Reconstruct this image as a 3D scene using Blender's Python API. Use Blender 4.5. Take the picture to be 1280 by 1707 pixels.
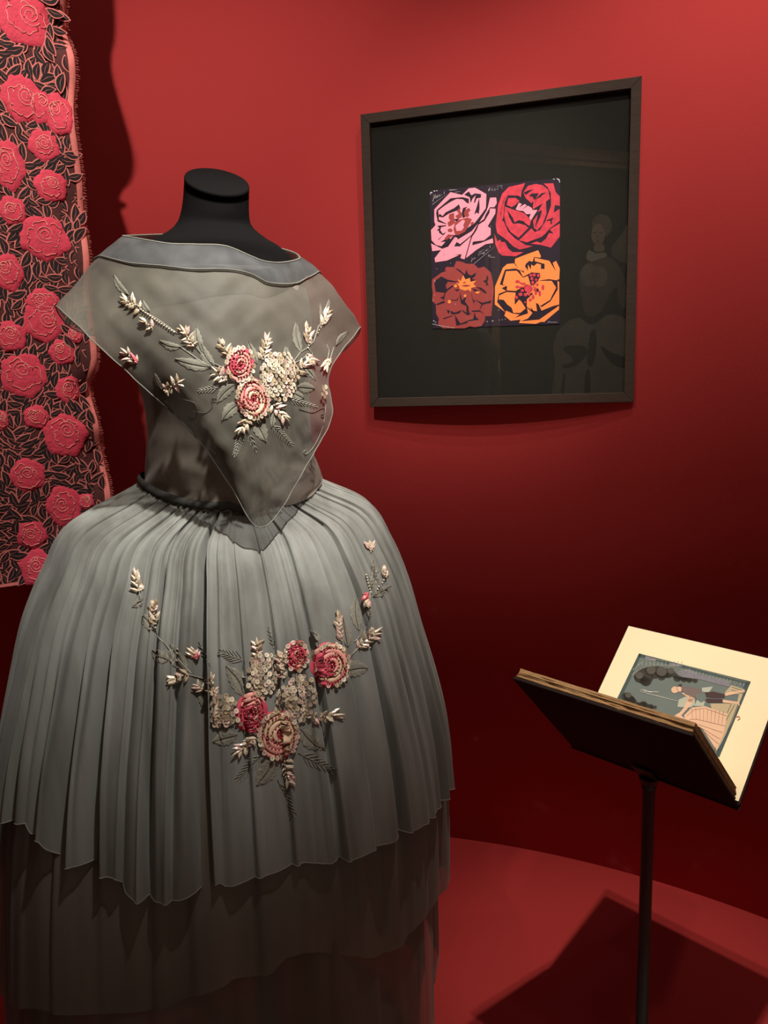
import bpy, bmesh, math, random
import numpy as np
from mathutils import Vector, Matrix, noise
from mathutils.bvhtree import BVHTree

for o in list(bpy.data.objects):
    bpy.data.objects.remove(o, do_unlink=True)
scene = bpy.context.scene
C = scene.collection
rnd = random.Random(7)

# ------------------------------------------------------------------ camera
FPX, PITCH, ROLL, EYE = 1281.0, 0.1703, 0.0302, 1.42
_f = Vector((0, math.cos(PITCH), -math.sin(PITCH)))
_r0 = Vector((1, 0, 0)); _d0 = _f.cross(_r0)
CR = math.cos(ROLL) * _r0 + math.sin(ROLL) * _d0
CD = -math.sin(ROLL) * _r0 + math.cos(ROLL) * _d0
CAM = Vector((0, 0, EYE))
cam_data = bpy.data.cameras.new('camera')
cam_data.sensor_fit = 'HORIZONTAL'; cam_data.sensor_width = 36.0
cam_data.lens = 36.0 * FPX / 1280.0
cam_data.clip_start = 0.02
cam = bpy.data.objects.new('camera', cam_data)
m3 = Matrix((CR, -CD, -_f)).transposed()
cam.matrix_world = Matrix.Translation(CAM) @ m3.to_4x4()
C.objects.link(cam); scene.camera = cam

# ------------------------------------------------------------------ world, exposure, lights
scene.view_settings.view_transform = 'Standard'
scene.view_settings.look = 'None'
scene.view_settings.gamma = 1.0
scene.view_settings.use_curve_mapping = False
scene.view_settings.exposure = 0.0
w = bpy.data.worlds.new('dim_gallery'); scene.world = w; w.use_nodes = True
bg = w.node_tree.nodes['Background']
bg.inputs[0].default_value = (1.0, 0.80, 0.66, 1); bg.inputs[1].default_value = 0.31

def spot(name, loc, target, power, deg, blend, size, col=(1, 0.86, 0.70)):
    d = bpy.data.lights.new(name, 'SPOT'); d.energy = power; d.spot_size = math.radians(deg)
    d.spot_blend = blend; d.shadow_soft_size = size; d.color = col
    o = bpy.data.objects.new(name, d); o.location = loc
    o.rotation_euler = (Vector(target) - Vector(loc)).to_track_quat('-Z', 'Y').to_euler()
    C.objects.link(o); return o
spot('dress_spot', (0.32, 0.48, 3.10), (-0.25, 1.27, 1.29), 480, 25.5, 1.0, 0.03, (1, 0.98, 0.93))
spot('book_spot', (0.497, 1.09, 3.37), (0.52, 1.46, 0.60), 200, 22.5, 1.0, 0.02, (1, 0.88, 0.69))
spot('wall_spot', (-0.52, 0.50, 3.10), (-0.46, 2.20, 1.62), 152, 68, 1.0, 0.02, (1, 0.86, 0.74))
spot('print_spot', (0.25, 0.95, 3.05), (0.30, 2.08, 1.74), 122, 27, 1.0, 0.03, (1, 0.90, 0.80))
spot('side_wall_fill', (0.75, 0.30, 3.20), (1.20, 1.65, 1.95), 66, 78, 1.0, 0.05, (1, 0.84, 0.72))  # added fill lamp, lifts the dark right side of the wall
spot('lower_wall_fill', (0.46, 1.00, 3.37), (0.62, 2.05, 0.90), 125, 66, 1.0, 0.02, (1, 0.84, 0.72))  # added fill beside the book lamp, brightens the lower wall, same shadow direction
spot('portrait_spot', (0.45, -0.25, 3.1), (-0.55, -1.05, 1.9), 170, 62, 0.6, 0.05, (1, 0.9, 0.75))

# ------------------------------------------------------------------ pixel helpers (a pixel of the 1280x1707 photograph -> a ray)
def ray(px, py):
    return _f + CR * ((px - 640.0) / FPX) + CD * ((py - 853.5) / FPX)
def on_plane(px, py, p0, n):
    d = ray(px, py); t = (Vector(p0) - CAM).dot(n) / d.dot(n)
    return CAM + d * t

# ------------------------------------------------------------------ materials
def newmat(name):
    m = bpy.data.materials.new(name); m.use_nodes = True
    return m, m.node_tree.nodes, m.node_tree.links, m.node_tree.nodes['Principled BSDF']
def mat(name, col, rough=0.6, vary=0.0, scale=20.0, bump=0.0, bscale=200.0, metal=0.0, spec=0.3, sheen=0.0, coat=0.0, stretch=(1, 1, 1)):
    m, N, L, b = newmat(name)
    b.inputs['Roughness'].default_value = rough; b.inputs['Metallic'].default_value = metal
    b.inputs['Specular IOR Level'].default_value = spec
    b.inputs['Sheen Weight'].default_value = sheen; b.inputs['Coat Weight'].default_value = coat
    tc = N.new('ShaderNodeTexCoord'); mp = N.new('ShaderNodeMapping')
    mp.inputs['Scale'].default_value = stretch
    L.new(tc.outputs['Object'], mp.inputs[0])
    if vary:
        n = N.new('ShaderNodeTexNoise'); n.inputs['Scale'].default_value = scale; n.inputs['Detail'].default_value = 5
        L.new(mp.outputs[0], n.inputs['Vector'])
        r = N.new('ShaderNodeMix'); r.data_type = 'RGBA'
        lo = [max(0, c * (1 - vary)) for c in col]; hi = [min(1, c * (1 + vary)) for c in col]
        r.inputs[6].default_value = (*lo, 1); r.inputs[7].default_value = (*hi, 1)
        L.new(n.outputs[0], r.inputs[0]); L.new(r.outputs[2], b.inputs['Base Color'])
    else:
        b.inputs['Base Color'].default_value = (*col, 1)
    if bump:
        n2 = N.new('ShaderNodeTexNoise'); n2.inputs['Scale'].default_value = bscale; n2.inputs['Detail'].default_value = 3
        L.new(mp.outputs[0], n2.inputs['Vector'])
        bp = N.new('ShaderNodeBump'); bp.inputs['Strength'].default_value = bump; bp.inputs['Distance'].default_value = 0.002
        L.new(n2.outputs[0], bp.inputs['Height']); L.new(bp.outputs[0], b.inputs['Normal'])
    return m
def organza(name, col, col2, clear, trans=0.25, scale=9.0, stretch=(1, 1, 1)):
    """sheer silk: cloth diffuse + light passing through + clear gaps of the open weave"""
    m, N, L, b = newmat(name)
    tc = N.new('ShaderNodeTexCoord'); mp = N.new('ShaderNodeMapping'); mp.inputs['Scale'].default_value = stretch
    L.new(tc.outputs['Object'], mp.inputs[0])
    n = N.new('ShaderNodeTexNoise'); n.inputs['Scale'].default_value = scale; n.inputs['Detail'].default_value = 6
    L.new(mp.outputs[0], n.inputs['Vector'])
    ramp = N.new('ShaderNodeMapRange'); ramp.inputs[1].default_value = 0.3; ramp.inputs[2].default_value = 0.7
    L.new(n.outputs[0], ramp.inputs[0])
    mix = N.new('ShaderNodeMix'); mix.data_type = 'RGBA'
    mix.inputs[6].default_value = (*col, 1); mix.inputs[7].default_value = (*col2, 1)
    L.new(ramp.outputs[0], mix.inputs[0]); L.new(mix.outputs[2], b.inputs['Base Color'])
    b.inputs['Roughness'].default_value = 0.6; b.inputs['Specular IOR Level'].default_value = 0.25
    b.inputs['Sheen Weight'].default_value = 0.15
    w1 = N.new('ShaderNodeTexNoise'); w1.inputs['Scale'].default_value = 260; w1.inputs['Detail'].default_value = 2
    mp2 = N.new('ShaderNodeMapping'); mp2.inputs['Scale'].default_value = (1, 1, 0.25)
    L.new(tc.outputs['Object'], mp2.inputs[0]); L.new(mp2.outputs[0], w1.inputs['Vector'])
    bp = N.new('ShaderNodeBump'); bp.inputs['Strength'].default_value = 0.25; bp.inputs['Distance'].default_value = 0.001
    L.new(w1.outputs[0], bp.inputs['Height']); L.new(bp.outputs[0], b.inputs['Normal'])
    t = N.new('ShaderNodeBsdfTranslucent'); L.new(mix.outputs[2], t.inputs[0])
    ms = N.new('ShaderNodeMixShader'); ms.inputs[0].default_value = trans
    L.new(b.outputs[0], ms.inputs[1]); L.new(t.outputs[0], ms.inputs[2])
    tr = N.new('ShaderNodeBsdfTransparent')
    ms2 = N.new('ShaderNodeMixShader')
    mr = N.new('ShaderNodeMapRange'); mr.inputs[3].default_value = clear * 0.75; mr.inputs[4].default_value = clear * 1.25
    L.new(n.outputs[0], mr.inputs[0]); L.new(mr.outputs[0], ms2.inputs[0])
    L.new(ms.outputs[0], ms2.inputs[1]); L.new(tr.outputs[0], ms2.inputs[2])
    L.new(ms2.outputs[0], N['Material Output'].inputs[0])
    return m
def glass_mat():
    m, N, L, b = newmat('picture_glass')
    N.remove(b)
    tr = N.new('ShaderNodeBsdfTransparent'); g = N.new('ShaderNodeBsdfGlossy'); g.inputs['Roughness'].default_value = 0.0
    fr = N.new('ShaderNodeFresnel'); geo = N.new('ShaderNodeNewGeometry')
    ior = N.new('ShaderNodeMapRange'); ior.inputs[3].default_value = 1.5; ior.inputs[4].default_value = 1 / 1.5   # a thin pane: same glass from either side
    L.new(geo.outputs['Backfacing'], ior.inputs[0]); L.new(ior.outputs[0], fr.inputs[0])
    ms = N.new('ShaderNodeMixShader'); L.new(fr.outputs[0], ms.inputs[0])
    L.new(tr.outputs[0], ms.inputs[1]); L.new(g.outputs[0], ms.inputs[2])
    L.new(ms.outputs[0], N['Material Output'].inputs[0]); return m

RED = (0.40, 0.036, 0.037)
M = dict(
    wall=mat('red_wall_paint', RED, 0.85, 0.05, 3, 0.15, 400, spec=0.2),
    floor=mat('red_floor_paint', (0.28, 0.020, 0.021), 0.75, 0.06, 3, 0.15, 300, spec=0.25),
    darkwall=mat('dark_gallery_wall', (0.05, 0.012, 0.012), 0.9, 0.1, 2),
    black=mat('black_jersey', (0.0045, 0.004, 0.004), 0.9, 0.1, 60, 0.2, 700, sheen=0.0, spec=0.04),
    blackmetal=mat('black_powder_coat', (0.050, 0.045, 0.041), 0.5, 0.1, 50, 0.1, 900, spec=0.4),
    frame=mat('dark_stained_oak', (0.036, 0.025, 0.019), 0.6, 0.35, 30, 0.2, 120, spec=0.12, stretch=(1, 1, 8)),
    mount=mat('black_mount_board', (0.014, 0.014, 0.012), 0.9, 0.06, 40, 0.1, 500, spec=0.1),
    glass=glass_mat(),
    ground=mat('gouache_midnight', (0.011, 0.005, 0.016), 0.75, 0.3, 25),
    pink=mat('gouache_pink', (0.80, 0.27, 0.36), 0.7, 0.06, 60),
    redp=mat('gouache_red', (0.50, 0.035, 0.062), 0.7, 0.5, 70),
    brown=mat('gouache_brown', (0.26, 0.038, 0.036), 0.7, 0.10, 40),
    orange=mat('gouache_orange', (0.88, 0.23, 0.055), 0.7, 0.06, 60),
    chalk=mat('chalk_pencil', (0.42, 0.40, 0.42), 0.8),
    wear=mat('worn_paper_edge', (0.65, 0.65, 0.68), 0.8),
    skirt=organza('grey_green_organza_skirt', (0.145, 0.141, 0.121), (0.305, 0.305, 0.274), 0.18, 0.25, 20, (1, 1, 0.10)),
    tier=organza('dimmed_organza_tier', (0.150, 0.126, 0.100), (0.215, 0.185, 0.145), 0.26, 0.25, 16, (1, 1, 0.10)),  # same organza as the overskirt, its dimmer light put into a browner colour
    under=organza('deep_dimmed_organza_tier', (0.125, 0.104, 0.084), (0.180, 0.150, 0.122), 0.28, 0.25, 16, (1, 1, 0.10)),  # organza again, coloured darker still for the weak light lower down
    bertha=organza('olive_grey_organza', (0.058, 0.052, 0.039), (0.178, 0.162, 0.126), 0.36, 0.22, 9),
    bodice=organza('smoke_brown_silk', (0.200, 0.168, 0.132), (0.255, 0.215, 0.172), 0.15, 0.2, 12, (1, 1, 2.5)),
    band=organza('slate_organza_band', (0.034, 0.035, 0.036), (0.092, 0.094, 0.095), 0.26, 0.2, 26),
    hem=mat('rolled_hem_silk', (0.140, 0.134, 0.108), 0.7),
    bind=mat('dark_waist_binding', (0.035, 0.034, 0.030), 0.7, 0.2, 60),
    leaf=mat('sage_stitching', (0.165, 0.156, 0.118), 0.6, 0.35, 300, 0.5, 900),
    leafd=mat('umber_stitching', (0.185, 0.170, 0.132), 0.6, 0.35, 300, 0.5, 900),
    thread=mat('grey_silk_thread', (0.25, 0.24, 0.195), 0.5),
    threadd=mat('dark_silk_thread', (0.075, 0.065, 0.052), 0.5),
    pearl=mat('pearl_cream', (0.54, 0.44, 0.32), 0.3, 0.2, 120, metal=0.0, spec=0.8, coat=0.6),
    pearlp=mat('pearl_rose', (0.54, 0.36, 0.30), 0.3, 0.2, 120, metal=0.0, spec=0.8, coat=0.6),
    gold=mat('pearl_gold', (0.36, 0.27, 0.17), 0.3, 0.2, 120, metal=0.1, spec=0.8, coat=0.5),
    crim=mat('crimson_silk', (0.44, 0.050, 0.080), 0.5, 0.2, 200),
    blush=mat('blush_silk', (0.60, 0.26, 0.21), 0.5, 0.2, 200),
    creamsilk=mat('cream_silk', (0.58, 0.40, 0.26), 0.5, 0.2, 200),
    bead=mat('smoky_glass_bead', (0.23, 0.13, 0.085), 0.2, metal=0.3, spec=0.8),
    beadr=mat('ruby_glass_bead', (0.36, 0.05, 0.05), 0.2, metal=0.3, spec=0.8),
    cloth=mat('black_ground_weave', (0.085, 0.026, 0.026), 0.85, 0.3, 90, 0.3, 600),
    salmon=mat('salmon_weave', (0.70, 0.21, 0.19), 0.8, 0.2, 150, 0.3, 600),
    roseweave=mat('cerise_cloque_weave', (0.66, 0.060, 0.108), 0.8, 0.22, 70, 0.9, 170),
    roseline=mat('coral_thread', (0.90, 0.40, 0.36), 0.7),
    leafblack=mat('black_leaf_weave', (0.016, 0.011, 0.013), 0.8, 0.3, 90),
    board=mat('black_book_cloth', (0.016, 0.008, 0.008), 0.75, 0.3, 80, 0.3, 700, spec=0.2),
    pages=mat('deckled_page_edges', (0.34, 0.21, 0.105), 0.85, 0.45, 60, 0.4, 300, spec=0.1),
    page=mat('cream_page', (0.84, 0.74, 0.52), 0.8, 0.04, 8, spec=0.15),
    sky=mat('plate_slate_blue', (0.125, 0.165, 0.165), 0.8, 0.12, 30),
    tree=mat('plate_charcoal', (0.040, 0.040, 0.036), 0.8, 0.15, 40),
    tree2=mat('plate_grey', (0.080, 0.078, 0.068), 0.8, 0.15, 40),
    lilac=mat('plate_lilac', (0.185, 0.190, 0.230), 0.8, 0.3, 200),
    peach=mat('plate_peach', (0.66, 0.45, 0.33), 0.8, 0.08, 40),
    peachd=mat('plate_peach_line', (0.40, 0.24, 0.16), 0.8),
    plum=mat('plate_plum', (0.060, 0.036, 0.040), 0.8),
    mauve=mat('plate_mauve', (0.165, 0.130, 0.130), 0.8),
    teal=mat('plate_teal', (0.050, 0.085, 0.090), 0.8),
    plank=mat('plate_straw', (0.44, 0.37, 0.25), 0.8),
    mist=mat('plate_mist', (0.40, 0.44, 0.38), 0.8),
    gilt=mat('gilt_moulding', (0.60, 0.42, 0.18), 0.45, 0.4, 40, 0.4, 90, metal=0.2),
    oil=mat('oil_dark_umber', (0.030, 0.024, 0.018), 0.7, 0.4, 3),
    oilgrey=mat('oil_silver_grey', (0.42, 0.38, 0.29), 0.7, 0.45, 9),
    oilmid=mat('oil_taupe', (0.22, 0.19, 0.14), 0.7, 0.45, 8),
    oilskin=mat('oil_flesh', (0.50, 0.36, 0.25), 0.7, 0.15, 12),
    oilwhite=mat('oil_white', (0.62, 0.58, 0.47), 0.7, 0.2, 12),
    oilblack=mat('oil_black', (0.016, 0.013, 0.011), 0.7),
    steel=mat('brass_screw', (0.30, 0.16, 0.10), 0.4, metal=0.8),
)

# ------------------------------------------------------------------ object helpers
def root_off(o):
    v = Vector((0, 0, 0))
    while o is not None:
        v += o.location; o = o.parent
    return v
def mk(name, verts, faces, mats, parent=None, smooth=True, fmat=None):
    off = root_off(parent)
    me = bpy.data.meshes.new(name)
    me.from_pydata([tuple(Vector(v) - off) for v in verts], [], faces)
    for m in (mats if isinstance(mats, (list, tuple)) else [mats]):
        me.materials.append(m)
    if fmat:
        me.polygons.foreach_set('material_index', fmat)
    me.polygons.foreach_set('use_smooth', [smooth] * len(me.polygons))
    me.update()
    o = bpy.data.objects.new(name, me); o.parent = parent; C.objects.link(o)
    return o
def tag(o, label=None, cat=None, group=None, kind=None):
    if label: o['label'] = label
    if cat: o['category'] = cat
    if group: o['group'] = group
    if kind: o['kind'] = kind
    return o
def thing(name, loc, label, cat):
    o = bpy.data.objects.new(name, None); o.location = loc; o.empty_display_size = 0.1
    C.objects.link(o); return tag(o, label, cat)
class MB:
    def __init__(s): s.v = []; s.f = []; s.m = []
    def add(s, v, f, mi=0):
        b = len(s.v); s.v += [Vector(x) for x in v]; s.f += [tuple(i + b for i in q) for q in f]; s.m += [mi] * len(f)
    def tube(s, pts, r, n=6, mi=0, closed=False):
        pts = [Vector(p) for p in pts]; V = []; F = []; k = len(pts); up = Vector((0.3, 0.2, 1)).normalized()
        for i, p in enumerate(pts):
            a = pts[(i - 1) % k] if (closed or i) else pts[0]; b = pts[(i + 1) % k] if (closed or i < k - 1) else pts[-1]
            d = (b - a).normalized() if (b - a).length > 1e-9 else Vector((0, 0, 1))
            x = d.cross(up); x = x.normalized() if x.length > 1e-4 else Vector((1, 0, 0)); y = d.cross(x)
            rr = r[i] if isinstance(r, (list, tuple)) else r
            V += [p + (x * math.cos(2 * math.pi * j / n) + y * math.sin(2 * math.pi * j / n)) * rr for j in range(n)]
        for i in range(k if closed else k - 1):
            for j in range(n):
                i2 = (i + 1) % k
                F.append((i * n + j, i * n + (j + 1) % n, i2 * n + (j + 1) % n, i2 * n + j))
        if not closed:
            F.append(tuple(range(n))); F.append(tuple((k - 1) * n + j for j in reversed(range(n))))
        s.add(V, F, mi)
    def box(s, o, x, y, z, mi=0):
        """corner o and three edge vectors"""
        o, x, y, z = map(Vector, (o, x, y, z))
        s.add([o, o + x, o + x + y, o + y, o + z, o + x + z, o + x + y + z, o + y + z],
              [(0, 3, 2, 1), (4, 5, 6, 7), (0, 1, 5, 4), (1, 2, 6, 5), (2, 3, 7, 6), (3, 0, 4, 7)], mi)
    def ball(s, c, r, mi=0, n=6, k=4):
        V = [c + Vector((0, 0, r))]; F = []
        for i in range(1, k):
            a = math.pi * i / k
            V += [c + Vector((math.sin(a) * math.cos(2 * math.pi * j / n), math.sin(a) * math.sin(2 * math.pi * j / n), math.cos(a))) * r for j in range(n)]
        V.append(c - Vector((0, 0, r)))
        for j in range(n): F.append((0, 1 + j, 1 + (j + 1) % n))
        for i in range(k - 2):
            for j in range(n):
                a = 1 + i * n; F.append((a + j, a + n + j, a + n + (j + 1) % n, a + (j + 1) % n))
        e = 1 + (k - 2) * n
        for j in range(n): F.append((e + j, len(V) - 1, e + (j + 1) % n))
        s.add(V, F, mi)
    def build(s, name, mats, parent=None, smooth=True):
        return mk(name, s.v, s.f, mats, parent, smooth, s.m if isinstance(mats, (list, tuple)) else None)
def gridfaces(nu, nv, wrap=False):
    F = []
    for i in range(nv - 1):
        for j in range(nu if wrap else nu - 1):
            F.append((i * nu + j, i * nu + (j + 1) % nu, (i + 1) * nu + (j + 1) % nu, (i + 1) * nu + j))
    return F
def triang(ob):
    bm = bmesh.new(); bm.from_mesh(ob.data); bmesh.ops.triangulate(bm, faces=bm.faces, ngon_method='EAR_CLIP'); bm.to_mesh(ob.data); bm.free()
def bevel(o, w=0.002, seg=2):
    b = o.modifiers.new('bevel', 'BEVEL'); b.width = w; b.segments = seg; b.limit_method = 'ANGLE'; return o
def lerp(a, b, t): return a + (b - a) * t
def smooth(a, b, x):
    t = min(1, max(0, (x - a) / (b - a))); return t * t * (3 - 2 * t)
def cinterp(x, X, Y):
    return float(np.interp(x, X, Y))

# ------------------------------------------------------------------ setting
WC, WR = Vector((-0.3555, 0.183, 0)), 2.088
def wall_pt(a, z, r=WR): return Vector((WC.x + r * math.sin(a), WC.y + r * math.cos(a), z))
def build_wall():
    n = 120; A = [math.radians(-95 + 190 * i / n) for i in range(n + 1)]
    V = []; F = []
    for a in A:
        V += [wall_pt(a, 0), wall_pt(a, 4.0), wall_pt(a, 4.0, WR + .1), wall_pt(a, 0, WR + .1)]
    for i in range(n):
        b = 4 * i
        for k in range(4):
            F.append((b + k, b + (k + 1) % 4, b + 4 + (k + 1) % 4, b + 4 + k))
    F += [(0, 1, 2, 3), (4 * n + 3, 4 * n + 2, 4 * n + 1, 4 * n)]
    tag(mk('wall_back', V, F, M['wall'], None, True), 'curved matt red painted wall of the display niche', None, None, 'structure')
build_wall()
m = MB(); m.box((-3.2, -3.2, -0.1), (6.4, 0, 0), (0, 6.0, 0), (0, 0, 0.1))
tag(m.build('floor', M['floor'], None, False), 'red painted plinth floor', None, None, 'structure')

# ------------------------------------------------------------------ framed design on the wall
FY = 0.3019
FC = Vector((2.1 * math.tan(0.1465), 2.1, EYE + 0.3128))
FU = Vector((math.cos(FY), -math.sin(FY), 0)); FZ = Vector((0, 0, 1)); FN = Vector((-math.sin(FY), -math.cos(FY), 0))
FW, FH = 0.7144, 0.7765
def fp(u, v, d=0.0): return FC + FU * u + FZ * v + FN * d          # d towards the room, 0 = front of the frame
GLASS_D, PRINT_D = -0.010, -0.014
def build_frame():
    root = thing('framed_print', FC - FZ * FH / 2 + FN * -0.02, 'dark wooden frame holding a four-flower gouache design on black mount', 'picture')
    rw, dp = 0.0245, 0.032
    a, b = FW / 2, FH / 2
    for (q, r_) in (([(-a, b), (a, b), (a - rw, b - rw), (-a + rw, b - rw)], 0), ([(a, b), (a, -b), (a - rw, -b + rw), (a - rw, b - rw)], 1),
               ([(a, -b), (-a, -b), (-a + rw, -b + rw), (a - rw, -b + rw)], 2), ([(-a, -b), (-a, b), (-a + rw, b - rw), (-a + rw, -b + rw)], 3)):
        V = [fp(x, y, 0) for x, y in q] + [fp(x, y, -dp) for x, y in q]
        o = mk('frame_rail', V, [(0, 3, 2, 1), (4, 5, 6, 7), (0, 1, 5, 4), (1, 2, 6, 5), (2, 3, 7, 6), (3, 0, 4, 7)], M['frame'], root, False)
        bevel(o, 0.0012)
    ia, ib = a - rw + .002, b - rw + .002
    mm = MB(); mm.box(fp(-ia, -ib, -0.030), FU * 2 * ia, FZ * 2 * ib, FN * 0.014)
    mm.build('mount_board', M['mount'], root, False)
    g = MB(); g.box(fp(-ia, -ib, GLASS_D - .0012), FU * 2 * ia, FZ * 2 * ib, FN * 0.0012)
    mk('glass_pane', [fp(-ia, -ib, GLASS_D), fp(ia, -ib, GLASS_D), fp(ia, ib, GLASS_D), fp(-ia, ib, GLASS_D)], [(0, 1, 2, 3)], M['glass'], root, False)
    # security fixings at both sides
    for (px, py, s) in ((605, 443, -1), (1068, 411, 1)):
        p = fp(s * (a + 0.004), (0.0 if s < 0 else 0.01), -0.02); mm = MB()
        mm.box(p - FZ * .009 - FU * .004 - FN * .010, FU * .008, FZ * .018, FN * .002); mm.tube([p - FN * .008, p - FN * .004], .0035, 10)
        mm.build('wall_fixing', M['steel'], root)
    # the sheet
    P0 = fp(0, 0, PRINT_D - .0015)
    def S(px, py, h=0.0): return on_plane(px, py, P0 + FN * h, FN)
    q = [(715.8, 317.5), (933.8, 297), (933, 540), (720.9, 547.8)]
    V = [S(*p, 0.0012) for p in q] + [S(*p, 0) for p in q]
    sheet = mk('painted_sheet', V, [(0, 3, 2, 1), (4, 5, 6, 7), (0, 1, 5, 4), (1, 2, 6, 5), (2, 3, 7, 6), (3, 0, 4, 7)], M['ground'], root, False)
    tag(sheet, 'midnight paper sheet with four painted flowers')
    def poly(name, polys, o, s, h, mt):
        for p in polys:
            mb = MB(); mb.add([S(o[0] + x / s, o[1] + y / s, h) for x, y in p], [tuple(reversed(range(len(p))))])
            triang(mb.build(name, mt, sheet, False))
    def ell(cx, cy, rx, ry, n=14, rot=0):
        return [(cx + rx * math.cos(2 * math.pi * i / n) * math.cos(rot) - ry * math.sin(2 * math.pi * i / n) * math.sin(rot),
                 cy + rx * math.cos(2 * math.pi * i / n) * math.sin(rot) + ry * math.sin(2 * math.pi * i / n) * math.cos(rot)) for i in range(n)]
    o, s = (700, 290), 9.846
    poly('pink_flower', [[(235,580),(500,298),(690,345),(800,235),(905,225),(1090,330),(1080,560),(1010,660),(900,800),(760,900),(640,1000),(560,1000),(470,1100),(350,1185),(260,1165),(190,1090),(180,920),(255,840),(235,780)]], o, s, .0016, M['pink'])
    poly('pink_petals', [[(600,1090),(840,930),(960,780),(1110,560),(1150,390),(1250,385),(1260,480),(1220,545),(1150,545),(1080,660),(1050,740),(960,800),(880,950),(840,1005),(660,1150),(590,1110)],
        [(1150,565),(1240,570),(1235,650),(1110,860),(1160,890),(1160,1000),(1050,1090),(870,1110),(850,1175),(855,1030),(905,960),(930,920),(965,830),(1060,770),(1140,640)]], o, s, .0018, M['pink'])
    poly('pink_lower_petals', [[(95,645),(190,690),(240,672),(300,585),(250,690),(200,740),(330,745),(230,790),(130,805),(125,770),(180,700),(105,710)],
        [(300,590),(330,600),(290,670),(340,670),(435,585),(380,780),(345,770),(355,735),(240,750),(205,735),(250,690)],
        [(442,592),(447,660),(520,640),(620,600),(625,640),(560,650),(480,700),(405,760),(392,770)]], (700, 280), 5.12, .0018, M['pink'])
    poly('pink_flower_cuts', [[(275,590),(500,398),(700,380),(800,405),(805,480),(770,475),(700,412),(600,408),(520,445),(400,520),(292,605)],
        [(300,700),(320,650),(370,690),(420,630),(560,560),(640,495),(665,570),(600,600),(470,650),(380,710)],
        [(272,600),(300,600),(310,750),(430,815),(425,822),(290,780),(265,650)],
        [(725,340),(800,285),(845,350),(900,318),(1003,330),(1000,385),(930,400),(900,475),(885,465),(915,345),(862,405),(832,480),(815,380)],
        [(970,390),(978,560),(965,655),(930,630),(888,668),(930,540)],
        [(285,850),(430,840),(432,852),(348,872),(332,920),(372,980),(432,955),(300,1085),(295,1075),(380,1005),(315,965),(308,932),(275,920),(318,890)],
        [(705,560),(785,532),(752,562),(730,640),(745,702),(700,722),(685,640)],
        [(335,1115),(470,1040),(505,1075),(450,1180),(355,1185),(420,1110)],
        [(560,740),(640,735),(600,790)],
        [(1085,555),(955,760),(815,900),(610,1050),(620,1075),(850,935),(985,775),(1100,590)]], o, s, .0020, M['ground'])
    poly('pink_flower_stamens', [[(570,800),(640,750),(780,715),(850,740),(830,790),(780,880),(740,950),(620,1010),(570,980),(550,900)],
        [(480,660),(560,640),(560,720),(580,790),(520,840),(470,860),(450,800),(500,760),(470,720)],
        [(600,600),(650,560),(665,620),(695,660),(680,710),(620,735),(580,690),(640,650)],
        [(740,590),(800,555),(830,590),(790,640),(810,670),(780,705),(730,690),(720,640)],
        [(455,910),(500,890),(540,920),(520,950),(460,945)], [(400,1060),(460,990),(560,1000),(480,1050),(430,1085)],
        [(830,800),(880,780),(880,830),(840,840)]], o, s, .0023, M['brown'])
    poly('pink_flower_heart', [[(580,850),(700,750),(740,770),(710,840),(720,880),(680,930),(600,935)]], o, s, .0026, M['pink'])
    o, s = (820, 290), 10.667
    poly('red_flower', [[(590,160),(480,190),(300,230),(180,350),(110,550),(65,900),(90,1050),(270,1180),(380,1290),(490,1345),(640,1310),(725,1280),(600,1265),(400,1140),(290,1030),(210,850),(165,810),(150,700),(200,480),(280,380),(480,385),(510,420),(530,300)],
        [(165,815),(195,800),(215,650),(225,500),(290,385),(215,470),(165,640)],
        [(230,580),(420,650),(560,690),(640,760),(690,840),(665,930),(600,880),(560,840),(480,820),(400,860),(370,780),(330,720),(270,640),(300,760),(370,885),(480,880),(590,910),(650,960),(470,1135),(330,1030),(250,900),(215,750)],
        [(555,330),(640,210),(780,175),(900,200),(1000,280),(1030,440),(960,490),(970,700),(900,900),(800,1005),(745,960),(730,830),(840,690),(880,630),(810,690),(900,525),(720,630),(740,480),(700,520),(600,430)],
        [(260,550),(290,430),(420,425),(490,480),(430,540),(350,590)],
        [(915,170),(1090,165),(1130,320),(1205,400),(1205,570),(1120,550),(1095,690),(1200,620),(1205,830),(1120,900),(1030,965),(950,1060),(880,1120),(620,1215),(480,1180),(700,965),(760,1035),(850,1000),(940,860),(1000,700),(1050,560),(1045,350),(995,240)],
        [(1205,880),(1205,1110),(1050,1310),(860,1260),(690,1240),(790,1200),(870,1225),(960,1150),(1015,1050),(1090,1060),(1025,985)],
        [(40,1060),(100,1200),(150,1165),(160,1210),(230,1210),(290,1330),(370,1390),(560,1390),(420,1465),(180,1450),(120,1400),(60,1250)]], o, s, .0016, M['redp'])
    poly('red_flower_cuts', [[(560,330),(650,290),(740,275),(680,310),(600,370)], [(660,390),(700,350),(830,340),(760,470),(720,400)],
        [(760,560),(790,430),(880,340),(960,330),(900,370),(870,400),(800,440)], [(950,830),(1100,770),(1060,830),(1070,880),(1040,890),(1040,830)],
        [(820,690),(890,640),(860,760),(790,900),(780,1000),(775,900)]], o, s, .0020, M['ground'])
    poly('red_flower_heart', [[(420,630),(480,510),(530,535),(480,600),(580,535),(620,560),(520,640),(640,565),(700,600),(720,640),(810,640),(740,750),(690,830),(660,780),(690,710),(610,715),(560,660),(470,650)]], o, s, .0023, M['pink'])
    o, s = (710, 420), 10.667
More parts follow.
